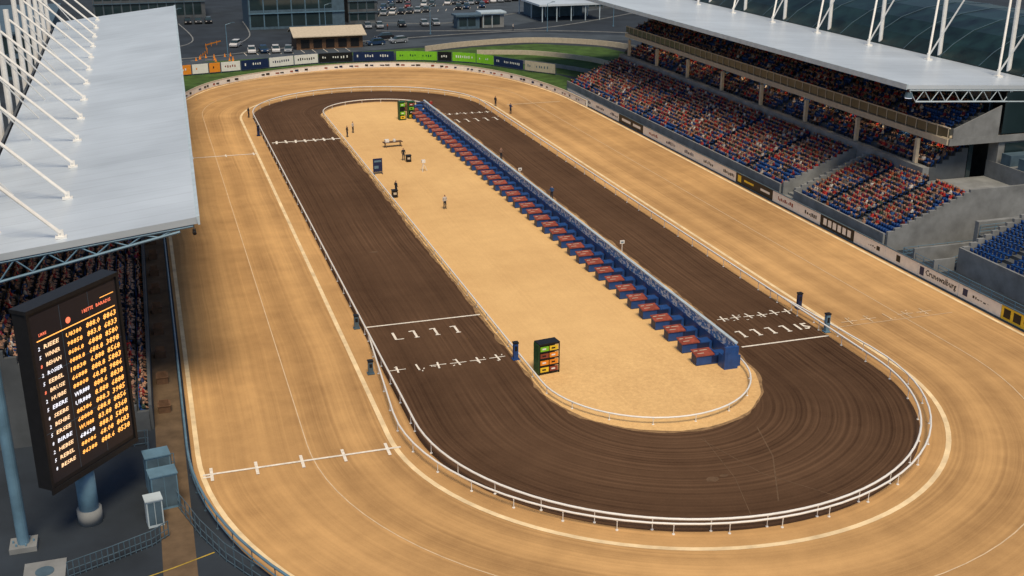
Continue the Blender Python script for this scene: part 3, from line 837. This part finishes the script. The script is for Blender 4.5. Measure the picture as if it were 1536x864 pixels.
for p in ind:
    ci=random.choices(range(len(PAL)),PW)[0]
    person(p[0],p[1],p[2]-.06,p[3],msit,ci,'spectator in %s sitting on a grandstand seat'%PAL[ci][2],'seated spectators in the grandstands',random.uniform(.92,1.04))
rest=[p for p in crowdpos if p not in inds and (p[0]>20 or p[1]<150)]
bv=np.array([v.co[:] for v in msit.vertices])
tri=[]; fm=[]
for p in msit.polygons:
    vv=list(p.vertices)
    for i in range(1,len(vv)-1): tri.append((vv[0],vv[i],vv[i+1])); fm.append(p.material_index)
tri=np.array(tri); fm=np.array(fm)
o=merged('crowd',bv,tri,[(p[0],p[1],p[2]-.06,p[3]) for p in rest],M['crowd'])
n=len(rest); cols=np.ones((n,len(tri),3,4),dtype=np.float32)
lf_=np.array([1.5 if p[0]<20 else 1.0 for p in rest])[:,None]  # clothes in the left stand brightened in colour to offset the roof's shade
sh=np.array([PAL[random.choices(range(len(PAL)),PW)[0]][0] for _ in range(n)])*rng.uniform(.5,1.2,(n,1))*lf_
tr=np.array([[.03,.035,.055],[.05,.04,.035],[.015,.015,.018],[.09,.085,.08]])[rng.integers(0,4,n)]
sk=np.array([.42,.25,.175])*rng.uniform(.4,1.05,(n,1))
hr=np.array([[.03,.02,.014],[.10,.055,.025],[.25,.17,.08],[.4,.38,.36]])[rng.choice(4,n,p=[.6,.27,.08,.05])]
for k,arr in enumerate((sh,sk,tr,hr)):
    cols[:,fm==k,:,:3]=arr[:,None,None,:]
ca=o.data.color_attributes.new('Col','FLOAT_COLOR','CORNER'); ca.data.foreach_set('color',cols.ravel())
o['kind']='stuff'; tag(o,'dense crowd of seated spectators filling the grandstand tiers','crowd')

# ------------------------------------------------------------ stalls
NS=40; Y0=81.6; DY=(191.5-81.6)/(NS-1)
w=empty('barrier_wall','long blue barrier wall with white and blue banner behind the stalls','barrier wall',(45.1,80.0,SURF))
b=MB(); b.box(0,.12,0,113,0,1.25)
for k in range(43): b.box(.123,.6,.1+k*2.68,.2+k*2.68,0,1.0)
b.obj('wall',M['blue'],w)
b=MB(); b.box(-.02,.1,0,113,1.253,2.15); b.obj('banner',M['banner'],w)
b=MB(); b.box(-.10,.20,0,113,2.153,2.27); b.obj('rail',M['steel'],w)
b=MB(); b.box(-1.1,.16,-.3,-.01,0,2.0); b.box(-1.12,-1.0,-.005,.8,0,1.2); b.box(-.9,-.1,-.32,-.303,.2,1.6); b.obj('end_block',M['blue'],w)
s0=empty('stall','blue stall cabinet with red brown top against barrier wall','stall',(45.0,Y0,SURF),group='row of blue stalls along the barrier wall')
b=MB(); b.box(-2.9,-.05,-.5,.5,.08,.86); b.box(-2.8,-.1,-.45,.45,0,.077); b.box(-1.25,-1.15,-.52,.52,.863,1.1)
b.obj('cabinet',M['blue'],s0)
b=MB(); b.add([(-3.0,-.58,.88),(-1.27,-.58,.88),(-1.27,.58,1.06),(-3.0,.58,1.06),(-3.0,-.58,.96),(-1.27,-.58,.96),(-1.27,.58,1.14),(-3.0,.58,1.14)],[(3,2,1,0),(4,5,6,7),(0,1,5,4),(1,2,6,5),(2,3,7,6),(3,0,4,7)])
b.obj('counter_top',M['red'],s0)
b=MB()
for (u0,u1,v0,v1) in [(-2.85,-2.5,.2,.3),(-2.3,-1.6,.22,.3),(-2.7,-2.1,-.25,-.17)]:
    za=.96+(v0+.58)/1.16*.18+.008; zb=.96+(v1+.58)/1.16*.18+.008
    b.quad([(u0,v0,za),(u1,v0,za),(u1,v1,zb),(u0,v1,zb)],0)
b.obj('lettering',M['cream'],s0)
b=MB(); b.box(-1.5,-.3,-.512,-.503,.15,.78); b.obj('door',M['navy'],s0)
b=MB(); b.box(-2.912,-2.903,-.4,.4,.15,.75); b.obj('side_panel',M['navy'],s0)
for i in range(1,NS): copy_thing(s0,(45.0,Y0+DY*i,SURF))
for i,(x,y,c) in enumerate([(43.2,193.8,'navy'),(44.6,195.2,'blue'),(42.2,196,'red'),(45.6,197.6,'navy')]):
    b=MB(); b.box(-.7,.7,-.5,.5,.1,.9); b.box(-.75,.75,-.55,.55,.903,1.0)
    for a in (-.55,.55): b.tube((a,-.4,0),(a,-.4,.1),.06,6); b.tube((a,.4,0),(a,.4,.1),.06,6)
    o=b.obj('equipment_crate',M[c],loc=(x,y,SURF)); tag(o,'%s equipment crate on the sand beside the stall row'%{'navy':'dark blue','blue':'blue','red':'red'}[c],'crate')

# ------------------------------------------------------------ display racks
def rack(x,y,rz,label,cs,W_=1.9,Hh=2.7,fm='black',cols_=2):
    e=empty('display_rack',label,'display rack',(x,y,SURF),rz)
    b=MB(); D=1.0
    for a in (-W_/2,W_/2-.08):
        for c in (-D/2,D/2-.08): b.box(a,a+.08,c,c+.08,0,Hh)
    for k in range(5):
        z=.12+k*(Hh-.2)/4; b.box(-W_/2+.083,W_/2-.083,-D/2,D/2,z,z+.06)
    b.box(-W_/2,W_/2,-D/2-.02,D/2+.02,Hh+.003,Hh+.1)
    b.box(-W_/2+.083,W_/2-.083,D/2-.06,D/2-.03,.15,Hh-.05)
    b.obj('frame',M[fm],e)
    for k in range(4):
        for j in range(cols_):
            z=.12+k*(Hh-.2)/4+.1; pw=(W_-.2)/cols_; x0=-W_/2+.1+j*pw+.04
            h=(Hh-.2)/4-.2
            b=MB(); b.box(x0,x0+pw-.08,-D/2+.05,-D/2+.1,z,z+h); b.box(x0+pw*.2,x0+pw*.6,-D/2+.035,-D/2+.047,z+h*.35,z+h*.65,1)
            b.obj('panel',[M[cs[(k*cols_+j)%len(cs)]],M['white' if (k+j)%2 else 'black']],e)
    b=MB(); b.box(-W_/2-.05,-W_/2-.003,-D/2,D/2,.1,Hh); b.obj('side_board',M['dgreen'],e)
    return e
rack(29.6,83.9,.12,'black rack of orange, yellow and red panels on the infield sand',['yellow','red','orange','orange','red','orange','green','yellow'])
rack(40.3,188.6,.1,'narrow green framed tower of coloured panels on the sand',['yellow','green','black','green'],1.1,3.0,'dgreen',1)
rack(42.0,189.4,.1,'narrow green framed tower of coloured panels on the sand',['yellow','black','green','red'],1.1,2.8,'dgreen',1)
e=empty('notice_board','dark blue notice board with white header beside the infield rail','notice board',(29.2,153.8,SURF),.1)
b=MB(); b.box(-.65,.65,-.06,.06,.35,2.2); b.box(-.62,-.52,-.4,.4,0,.1); b.box(.52,.62,-.4,.4,0,.1); b.box(-.6,-.54,-.05,.05,.1,.345); b.box(.54,.6,-.05,.05,.1,.345); b.obj('board',M['navy'],e)
b=MB(); b.box(-.5,.5,-.075,-.063,1.7,1.95); b.box(-.5,.1,-.075,-.063,.8,1.2); b.obj('lettering',M['bluesteel'],e)
e=empty('trestle_table','timber trestle table with white items on the sand','table',(34.6,169.5,SURF),.1)
b=MB(); b.box(-1.5,1.5,-.5,.5,.72,.8); b.obj('table_top',M['brown'],e)
b=MB()
for a in (-1.2,1.2):
    for c in (-.4,.4): b.tube((a,c*.3,.72),(a+.1,c,0),.05,6)
b.obj('leg',M['brown'],e)
b=MB(); b.box(-1.2,-.6,-.3,.3,.803,1.2); b.tube((.3,0,.803),(.3,0,1.15),.22,10); b.obj('crate',M['white'],e)
e=empty('starter_stand','small white camera stand on three legs on the sand','stand',(35.6,153.5,SURF))
b=MB()
for a in range(3): b.tube((0,0,1.2),(.5*math.cos(a*2.1),.5*math.sin(a*2.1),0),.04,6)
b.box(-.25,.25,-.2,.2,1.2,1.6); b.obj('tripod',M['white'],e)
for x,y in ((34.8,159.5),(28.9,141.4)):
    b=MB(); b.box(-.35,.35,-.3,.3,0,.9); b.box(-.4,.4,-.35,.35,.903,1.0); b.box(-.2,.2,-.315,-.303,.4,.7,1)
    o=b.obj('equipment_box',[M['black'],M['cream']],loc=(x,y,SURF)); tag(o,'small black equipment box with pale label on sand','box')
def pillar(x,y,c,label,h=1.7):
    e=empty('marker_pillar',label,'marker pillar',(x,y,SURF),group='marker pillars at the finish lines')
    b=MB(); b.box(-.2,.2,-.18,.18,0,h); b.box(-.3,.3,-.28,.28,0,.08); b.obj('post',M[c],e)
    b=MB(); b.box(-.24,.24,-.22,.22,h+.003,h+.12); b.box(-.12,.12,-.195,-.183,h*.55,h*.85); b.obj('cap',M['black'],e)
pillar(27.9,87.2,'blue','blue marker pillar beside the infield rail',1.5)
pillar(56.9,84.6,'bluesteel','blue grey marker pillar beside the track rail',1.7)
pillar(57.6,90.6,'navy','dark marker pillar beside the track rail',1.5)
pillar(16.1,98.4,'steel_d','grey marker pillar beside the track rail',1.2)
pillar(15.4,88.0,'steel_d','grey marker pillar beside the track rail',1.1)
pillar(16.0,183.4,'navy','dark marker pillar beside the track rail',1.5)
def marker(x,y,label):
    e=empty('distance_marker',label,'sign',(x,y,SURF),group='small signs beside the barrier wall')
    b=MB(); b.tube((0,0,0),(0,0,1.7),.04,6); b.tube((0,0,0),(0,0,.08),.25,10); b.obj('pole',M['white'],e)
    b=MB(); b.box(-.25,.25,-.05,.05,1.6,1.95); b.box(-.15,.15,-.065,-.053,1.7,1.85,1); b.obj('plate',[M['white'],M['bluesteel']],e)
for x,y in ((46.6,143.8),(47.3,110)): marker(x,y,'small white sign on a pole beside the barrier wall')

# ------------------------------------------------------------ scoreboard
d=Vector((.652,.758,0))
SB=empty('scoreboard','tall black electronic scoreboard on thick steel columns','scoreboard',(-8.05,67.5,0),math.atan2(d.y,d.x))
b=MB(); b.box(0,7.55,0,1.1,4.2,15.7); b.box(-.08,7.63,-.1,1.15,15.703,15.95); b.box(-.08,7.63,-.1,-.003,3.95,4.3); 
b.box(-.08,.12,-.1,-.003,4.303,15.7); b.box(7.43,7.63,-.1,-.003,4.303,15.7); b.obj('housing',M['black'],SB)
b=MB(); b.quad([(.2,-.012,4.6),(7.35,-.012,4.6),(7.35,-.012,15.5),(.2,-.012,15.5)]); b.obj('screen',M['screen'],SB)
b=MB(); 
for z in (7.9,11.6): b.box(.2,7.35,-.016,-.013,z,z+.03)
for x in (2.5,4.9): b.box(x,x+.03,-.021,-.018,4.6,15.5)
b.obj('screen_joint',M['steel_d'],SB)
def T(x,z): return Matrix.Translation((x,-.03,z))@Matrix.Rotation(math.pi/2,4,'X')
b=MB()
put_text(b,'LIRRE',T(.7,14.1),2,.6,.18); put_text(b,'I BETTE',T(4.3,14.3),2,.95,.22); put_text(b,'BARADIS',T(5.5,14.3),2,1.3,.22)
b.box(.5,7.1,-.03,-.024,13.82,13.88,0); b.box(5.9,7.1,-.03,-.024,14.75,14.79,0)
b.tube((3.1,-.03,14.3),(3.1,-.022,14.3),.2,12,2)
b.obj('screen_text',[M['led_o'],M['led_w'],M['led_r']],SB)
w1=['RIEEE','WINNER','BEHAN','ROSIER','EEBEL','BRUSE','HUBBE','EBERE','SEEBE','BEHBE','ERSEE','BIRBE','HEBEE','REBEL','BESRE']
w2=['U8380','98858','8686.8','0888.8','18838','66888','88808','WR888','UR888','88386','68888','WU888','68638','88086','86388']
w3=['888.0','883.8','6888','688.8','6.888','888.8','68.88','888.6','8.888','888.3','688.8','83.88','888.8','68.08','888.6']
w4=['8863','6833','8580','3898','8568','5883','9886','8838','6888','3985','8856','8368','5898','8683','8538']
for i in range(15):
    z=13.25-i*.565
    b=MB()
    put_text(b,str((i*3+1)%9+1),T(.5,z),2 if i in (2,5) else 1,.15,.24,.15)
    put_text(b,w1[i],T(.95,z),1 if i%4==3 else 3,1.2,.26,.15)
    put_text(b,w2[i],T(2.75,z),1 if i in (7,8,12) else 0,1.3,.30,.15)
    put_text(b,w3[i],T(4.45,z),0,1.2,.36,.15)
    put_text(b,w4[i],T(5.95,z),0,1.15,.38,.15)
    b.obj('text_row',[M['led_o'],M['led_w'],M['led_r'],M['led_p']],SB)
b=MB(); b.tube((3.4,.75,0),(3.4,.75,4.2),.62,20); b.tube((3.4,.75,0),(3.4,.75,1.0),.78,20,1); b.obj('column',[M['bluesteel'],M['concrete']],SB,smooth=True)
b=MB(); b.box(1.0,6.0,.3,.9,3.7,4.19); b.obj('bracket',M['steel_d'],SB)
b=MB(); b.tube((-10.3,68.6,0),(-10.3,68.6,13.5),.36,16); b.box(-11.1,-9.5,67.9,69.3,0,.35,1); b.tube((-10.3,68.6,13.2),(-14.0,84,13.6),.25,10)
for a in range(6): b.box(-10.3+.6*math.cos(a)-.05,-10.3+.6*math.cos(a)+.05,68.6+.5*math.sin(a)-.05,68.6+.5*math.sin(a)+.05,.353,.5,0)
o=b.obj('steel_column',[M['bluesteel'],M['concrete']]); tag(o,'pale blue steel column on a concrete footing beside the scoreboard','column')
def cabinet(x,y,w_,d_,h,c,label):
    e=empty('electrical_cabinet',label,'electrical cabinet',(x,y,0),.15)
    b=MB(); b.box(-w_/2,w_/2,-d_/2,d_/2,.1,h); b.box(-w_/2-.06,w_/2+.06,-d_/2-.06,d_/2+.06,h+.003,h+.08); b.box(-w_/2,w_/2,-d_/2,d_/2,0,.097); b.obj('body',M[c],e)
    for (xa,xb_) in ((-w_/2+.08,-.02),(.02,w_/2-.08)):
        b=MB(); b.box(xa,xb_,-d_/2-.02,-d_/2-.002,.2,h-.1); b.obj('door',M['steel_d'],e)
cabinet(-1.7,71.2,1.7,1.2,2.5,'bluesteel','pale blue metal electrical cabinet on asphalt')
cabinet(-2.0,73.6,1.6,1.2,2.7,'bluesteel','pale blue metal electrical cabinet on asphalt')
cabinet(-2.4,69.0,1.0,.9,1.9,'steel','small pale electrical cabinet on asphalt')
b=MB(); b.box(-1.2,1.2,-1.2,1.2,0,.12); b.tube((0,0,.12),(0,0,.14),.55,20,1); o=b.obj('manhole_slab',[M['concrete'],M['steel_d']],loc=(-8.9,65.2,0)); tag(o,'round manhole cover in a concrete slab','manhole')
b=MB(); b.strip([(-5,62.2),(-1.5,63.4),(1.0,64.4)],.11,.02); struct(b.obj('yellow_line_marking',M['yline']))
def railing(pts,label,h=1.15,step=1.2,m='steel_d'):
    ox,oy=pts[0]; b=MB(); L=[(p[0]-ox,p[1]-oy) for p in pts]
    for zz in (.15,h*.5,h):
        for p,q in zip(L,L[1:]): b.tube((*p,zz),(*q,zz),.03,5)
    for p in resample(L,step): b.tube((*p,0),(*p,h),.04,5)
    o=b.obj('railing',M[m],loc=(ox,oy,0)); tag(o,label,'railing')
railing([(-7.5,64.2),(-5,65.2),(-2.6,66.3),(-1.6,67.2)],'dark steel mesh railing on the asphalt apron',1.1,.35)
railing([(-2.9,76),(-.9,76),(-.9,70.5),(.3,66.5),(1.6,63.2),(3.4,60)],'grey steel railing beside the cabinets',1.3,.9,'steel_d')
railing([(-6,80.5),(-2.6,80.5),(-2.6,76.2)],'grey steel railing below the grandstand',1.2,.8)

# ------------------------------------------------------------ far buildings
def building(name,x0,x1,y0,y1,h,wall,label,floors=2,roofm='steel',bay=2.4,cat='building'):
    e=empty(name,label,cat,(x0,y0,0)); w_=x1-x0;dp=y1-y0
    b=MB(); b.box(0,w_,0,dp,0,h); b.obj('wall',wall,e)
    b=MB(); b.box(-.5,w_+.5,-.6,dp+.4,h+.003,h+.45); b.obj('roof',M[roofm],e)
    fh=h/floors; fr=MB(); wm=None
    for f in range(floors):
        u=.5
        while u+bay<w_:
            if wm is None:
                b=MB(); b.box(0,bay-.4,-.05,-.003,.7,fh-.35); o=b.obj('window',M['glass'],e); wm=o.data
            else:
                o=bpy.data.objects.new('window',wm); col.objects.link(o); o.parent=e
            o.location=(u,0,f*fh)
            fr.box(u-.25,u-.12,-.2,-.003,f*fh,(f+1)*fh-.31); u+=bay
        fr.box(0,w_,-.35,-.203,(f+1)*fh-.3,(f+1)*fh-.05)
    fr.obj('frame',M[roofm],e)
    return e
building('clubhouse',27,52,312,330,8.5,M['steel_d'],'two storey glazed clubhouse with pale blue frames',2,'bluesteel',3.6)
building('office_building',54,62,318,330,9,M['concrete_d'],'grey office block beside the clubhouse',3,'steel_d')
building('site_cabin',79,85,297,301,3.2,M['steel_d'],'dark teal site cabin beside the road',1,'steel_d')
building('site_cabin',86,92,298,302,3.6,M['concrete'],'pale grey site cabin beside the road',1,'steel')
building('warehouse',-40,-18,250,300,9,M['steel_d'],'dark warehouse with pale frames behind the stand',2,'steel_d')
building('warehouse',128,170,330,350,9,M['concrete_d'],'grey warehouse behind the canopy',2,'steel_d')
building('warehouse',-12,18,345,362,9,M['concrete_d'],'grey warehouse across the car park',2,'steel_d')
e=empty('shed','brown timber shed with a white low pitched roof','shed',(34,273,0))
b=MB(); b.box(0,15.5,0,9,0,2.9); b.obj('wall',M['brown'],e)
b=MB(); b.add([(-.8,-1,2.9),(16.3,-1,2.9),(16.3,5,4.4),(-.8,5,4.4),(16.3,10,2.9),(-.8,10,2.9),(-.8,-1,3.1),(16.3,-1,3.1),(16.3,5,4.65),(-.8,5,4.65),(16.3,10,3.1),(-.8,10,3.1)],
 [(0,3,2,1),(3,5,4,2),(6,7,8,9),(9,8,10,11),(0,1,7,6),(1,2,8,7),(2,4,10,8),(4,5,11,10),(5,3,9,11),(3,0,6,9)]); b.obj('roof',M['cream'],e)
for k in range(5):
    b=MB(); b.box(1+k*2.9,3+k*2.9,-.04,-.003,.3,2.3); b.obj('door',M['black'],e)
e=empty('canopy','flat white entrance canopy on slim columns','canopy',(104,304,0))
b=MB(); b.box(0,19,0,22,4.2,4.7); b.obj('roof',M['roof'],e)
for k in range(5):
    for j in (0.5,10,21):
        b=MB(); b.tube((1+k*4.2,j,0),(1+k*4.2,j,4.2),.15,6); b.obj('column',M['steel'],e)
b=MB(); b.box(2,17,12,20,0,3.8); b.obj('kiosk',M['steel_d'],e)
# cars
car=empty('parked_car','car parked on asphalt','car',(0,0,0),group='parked cars behind the far bend')
b=MB()
prof=[(-2.2,.35),(-2.25,.75),(-1.9,.95),(-1.0,1.0),(1.6,1.05),(2.2,.95),(2.25,.6),(2.2,.35)]
vs=[(p[0],s*.88,p[1]) for s in (-1,1) for p in prof]; n=len(prof)
fs=[(i,(i+1)%n,n+(i+1)%n,n+i) for i in range(n)]+[tuple(range(n-1,-1,-1)),tuple(range(n,2*n))]
b.add(vs,fs)
b.add([(-.55,-.7,1.55),(1.55,-.7,1.55),(1.55,.7,1.55),(-.55,.7,1.55),(-.55,-.7,1.6),(1.5,-.7,1.6),(1.5,.7,1.6),(-.55,.7,1.6)],[(3,2,1,0),(4,5,6,7),(0,1,5,4),(1,2,6,5),(2,3,7,6),(3,0,4,7)])
bo=b.obj('body',M['carpaint'],car)
b=MB(); b.add([(-1.2,-.8,1.0),(2.0,-.8,1.03),(2.0,.8,1.03),(-1.2,.8,1.0),(-.55,-.68,1.55),(1.6,-.68,1.55),(1.6,.68,1.55),(-.55,.68,1.55)],[(3,2,1,0),(4,5,6,7),(0,1,5,4),(1,2,6,5),(2,3,7,6),(3,0,4,7)]); b.obj('window',M['glass'],car)
for xw in (-1.4,1.4):
    for yw in (-.9,.9):
        b=MB(); b.tube((0,-.1,0),(0,.1,0),.34,12); b.tube((0,-.11,0),(0,.11,0),.18,8,1); o=b.obj('wheel',[M['rubber'],M['steel']],car); o.location=(xw,yw,.34)
for yw in (-.6,.6):
    b=MB(); b.box(-.03,.03,-.18,.18,-.07,.07); o=b.obj('headlight',M['white'],car); o.location=(-2.26,yw,.72)
    b=MB(); b.box(-.03,.03,-.15,.15,-.08,.08); o=b.obj('taillight',M['red'],car); o.location=(2.26,yw,.8)
CC={'white':(.65,.66,.68,1),'black':(.02,.02,.025,1),'silver':(.25,.28,.32,1),'dark blue':(.02,.05,.12,1),'dark grey':(.06,.065,.075,1),'red':(.22,.03,.03,1)}
CW=[3,4,4,3,4,1]
spots=[(23.6,271.5,1.5),(26.3,271.8,1.6),(29,271.3,1.5),(31.8,270.5,1.4),(53,275.5,.2),(59,277.5,.3),(57,284.6,.2),(21,283,1.2)]
for i in range(15):
    for j,(yy_) in enumerate((331,344)):
        if random.random()<.8: spots.append((61.4+i*2.7,yy_+i*.9,1.27))
for i in range(10): spots.append((57+i*3.1,306+random.uniform(-.3,.3)+i*.2,1.5)) if random.random()<.7 else None
for i in range(12): spots.append((-12+i*2.7,330,1.57)) if random.random()<.8 else None
for i in range(8): spots.append((98+i*2.7,352+i,1.3)) if random.random()<.8 else None
for i in range(10): spots.append((64+i*2.8,360+i*.7,1.3)) if random.random()<.8 else None
for i,(x,y,r_) in enumerate(spots):
    c=random.choices(list(CC),CW)[0] if i not in (0,2) else 'white'
    if i==0:
        k=car; car.location=(x,y,.012); car.rotation_euler[2]=r_; 
        for ch in car.children: ch.color=CC[c]
        car['label']='white car parked on asphalt behind the far bend'
    else:
        k=copy_thing(car,(x,y,.012),r_,CC[c]); k['label']='%s car parked on asphalt behind the far bend'%c
for x,y in ((18,268),(70,290),(100,286),(45,300),(8,300),(120,290)):
    e=empty('street_lamp','grey street lamp beside the service road','street lamp',(x,y,0),group='street lamps along the service road')
    b=MB(); b.tube((0,0,0),(0,0,7),.12,8,0,.07); b.tube((0,0,0),(0,0,.3),.22,8); b.tube((0,0,7),(1.4,0,7.4),.06,6); b.obj('pole',M['bluesteel'],e)
    b=MB(); b.box(1.1,2.0,-.15,.15,7.35,7.5); b.obj('lamp_head',M['steel_d'],e)
for k in range(14):
    x=10+random.uniform(0,9); y=256+random.uniform(-3,14)
    b=MB(); b.tube((0,0,.04),(0,0,.75),.2,10,0,.04); b.box(-.25,.25,-.25,.25,0,.04)
    o=b.obj('traffic_cone',M['orange'],loc=(x,y,.01)); tag(o,'orange traffic cone on the service road','traffic cone',group='traffic cones on the service road')

# ------------------------------------------------------------ camera, light, world
cam=bpy.data.cameras.new('camera'); co=bpy.data.objects.new('camera',cam); col.objects.link(co)
co.location=(0,0,40); co.rotation_euler=(R(90-20.05),0,R(-17.55)); cam.sensor_width=36; cam.lens=36*1732/1536
cam.clip_end=3000; cam.clip_start=.5; sc.camera=co
az=R(-174)
el=R(60)
sdir=Vector((math.sin(az)*math.cos(el),math.cos(az)*math.cos(el),math.sin(el)))
L=bpy.data.lights.new('sun','SUN'); L.energy=3.3; L.angle=R(20); L.color=(1,.82,.58)
lo=bpy.data.objects.new('sun',L); col.objects.link(lo); lo.rotation_euler=sdir.to_track_quat('Z','Y').to_euler()
w_=bpy.data.worlds.new('World'); sc.world=w_; w_.use_nodes=True; nt=w_.node_tree
sky=nt.nodes.new('ShaderNodeTexSky'); sky.sky_type='NISHITA'; sky.sun_disc=False; sky.sun_elevation=el; sky.sun_rotation=az
nt.links.new(sky.outputs[0],nt.nodes['Background'].inputs[0]); nt.nodes['Background'].inputs[1].default_value=.082
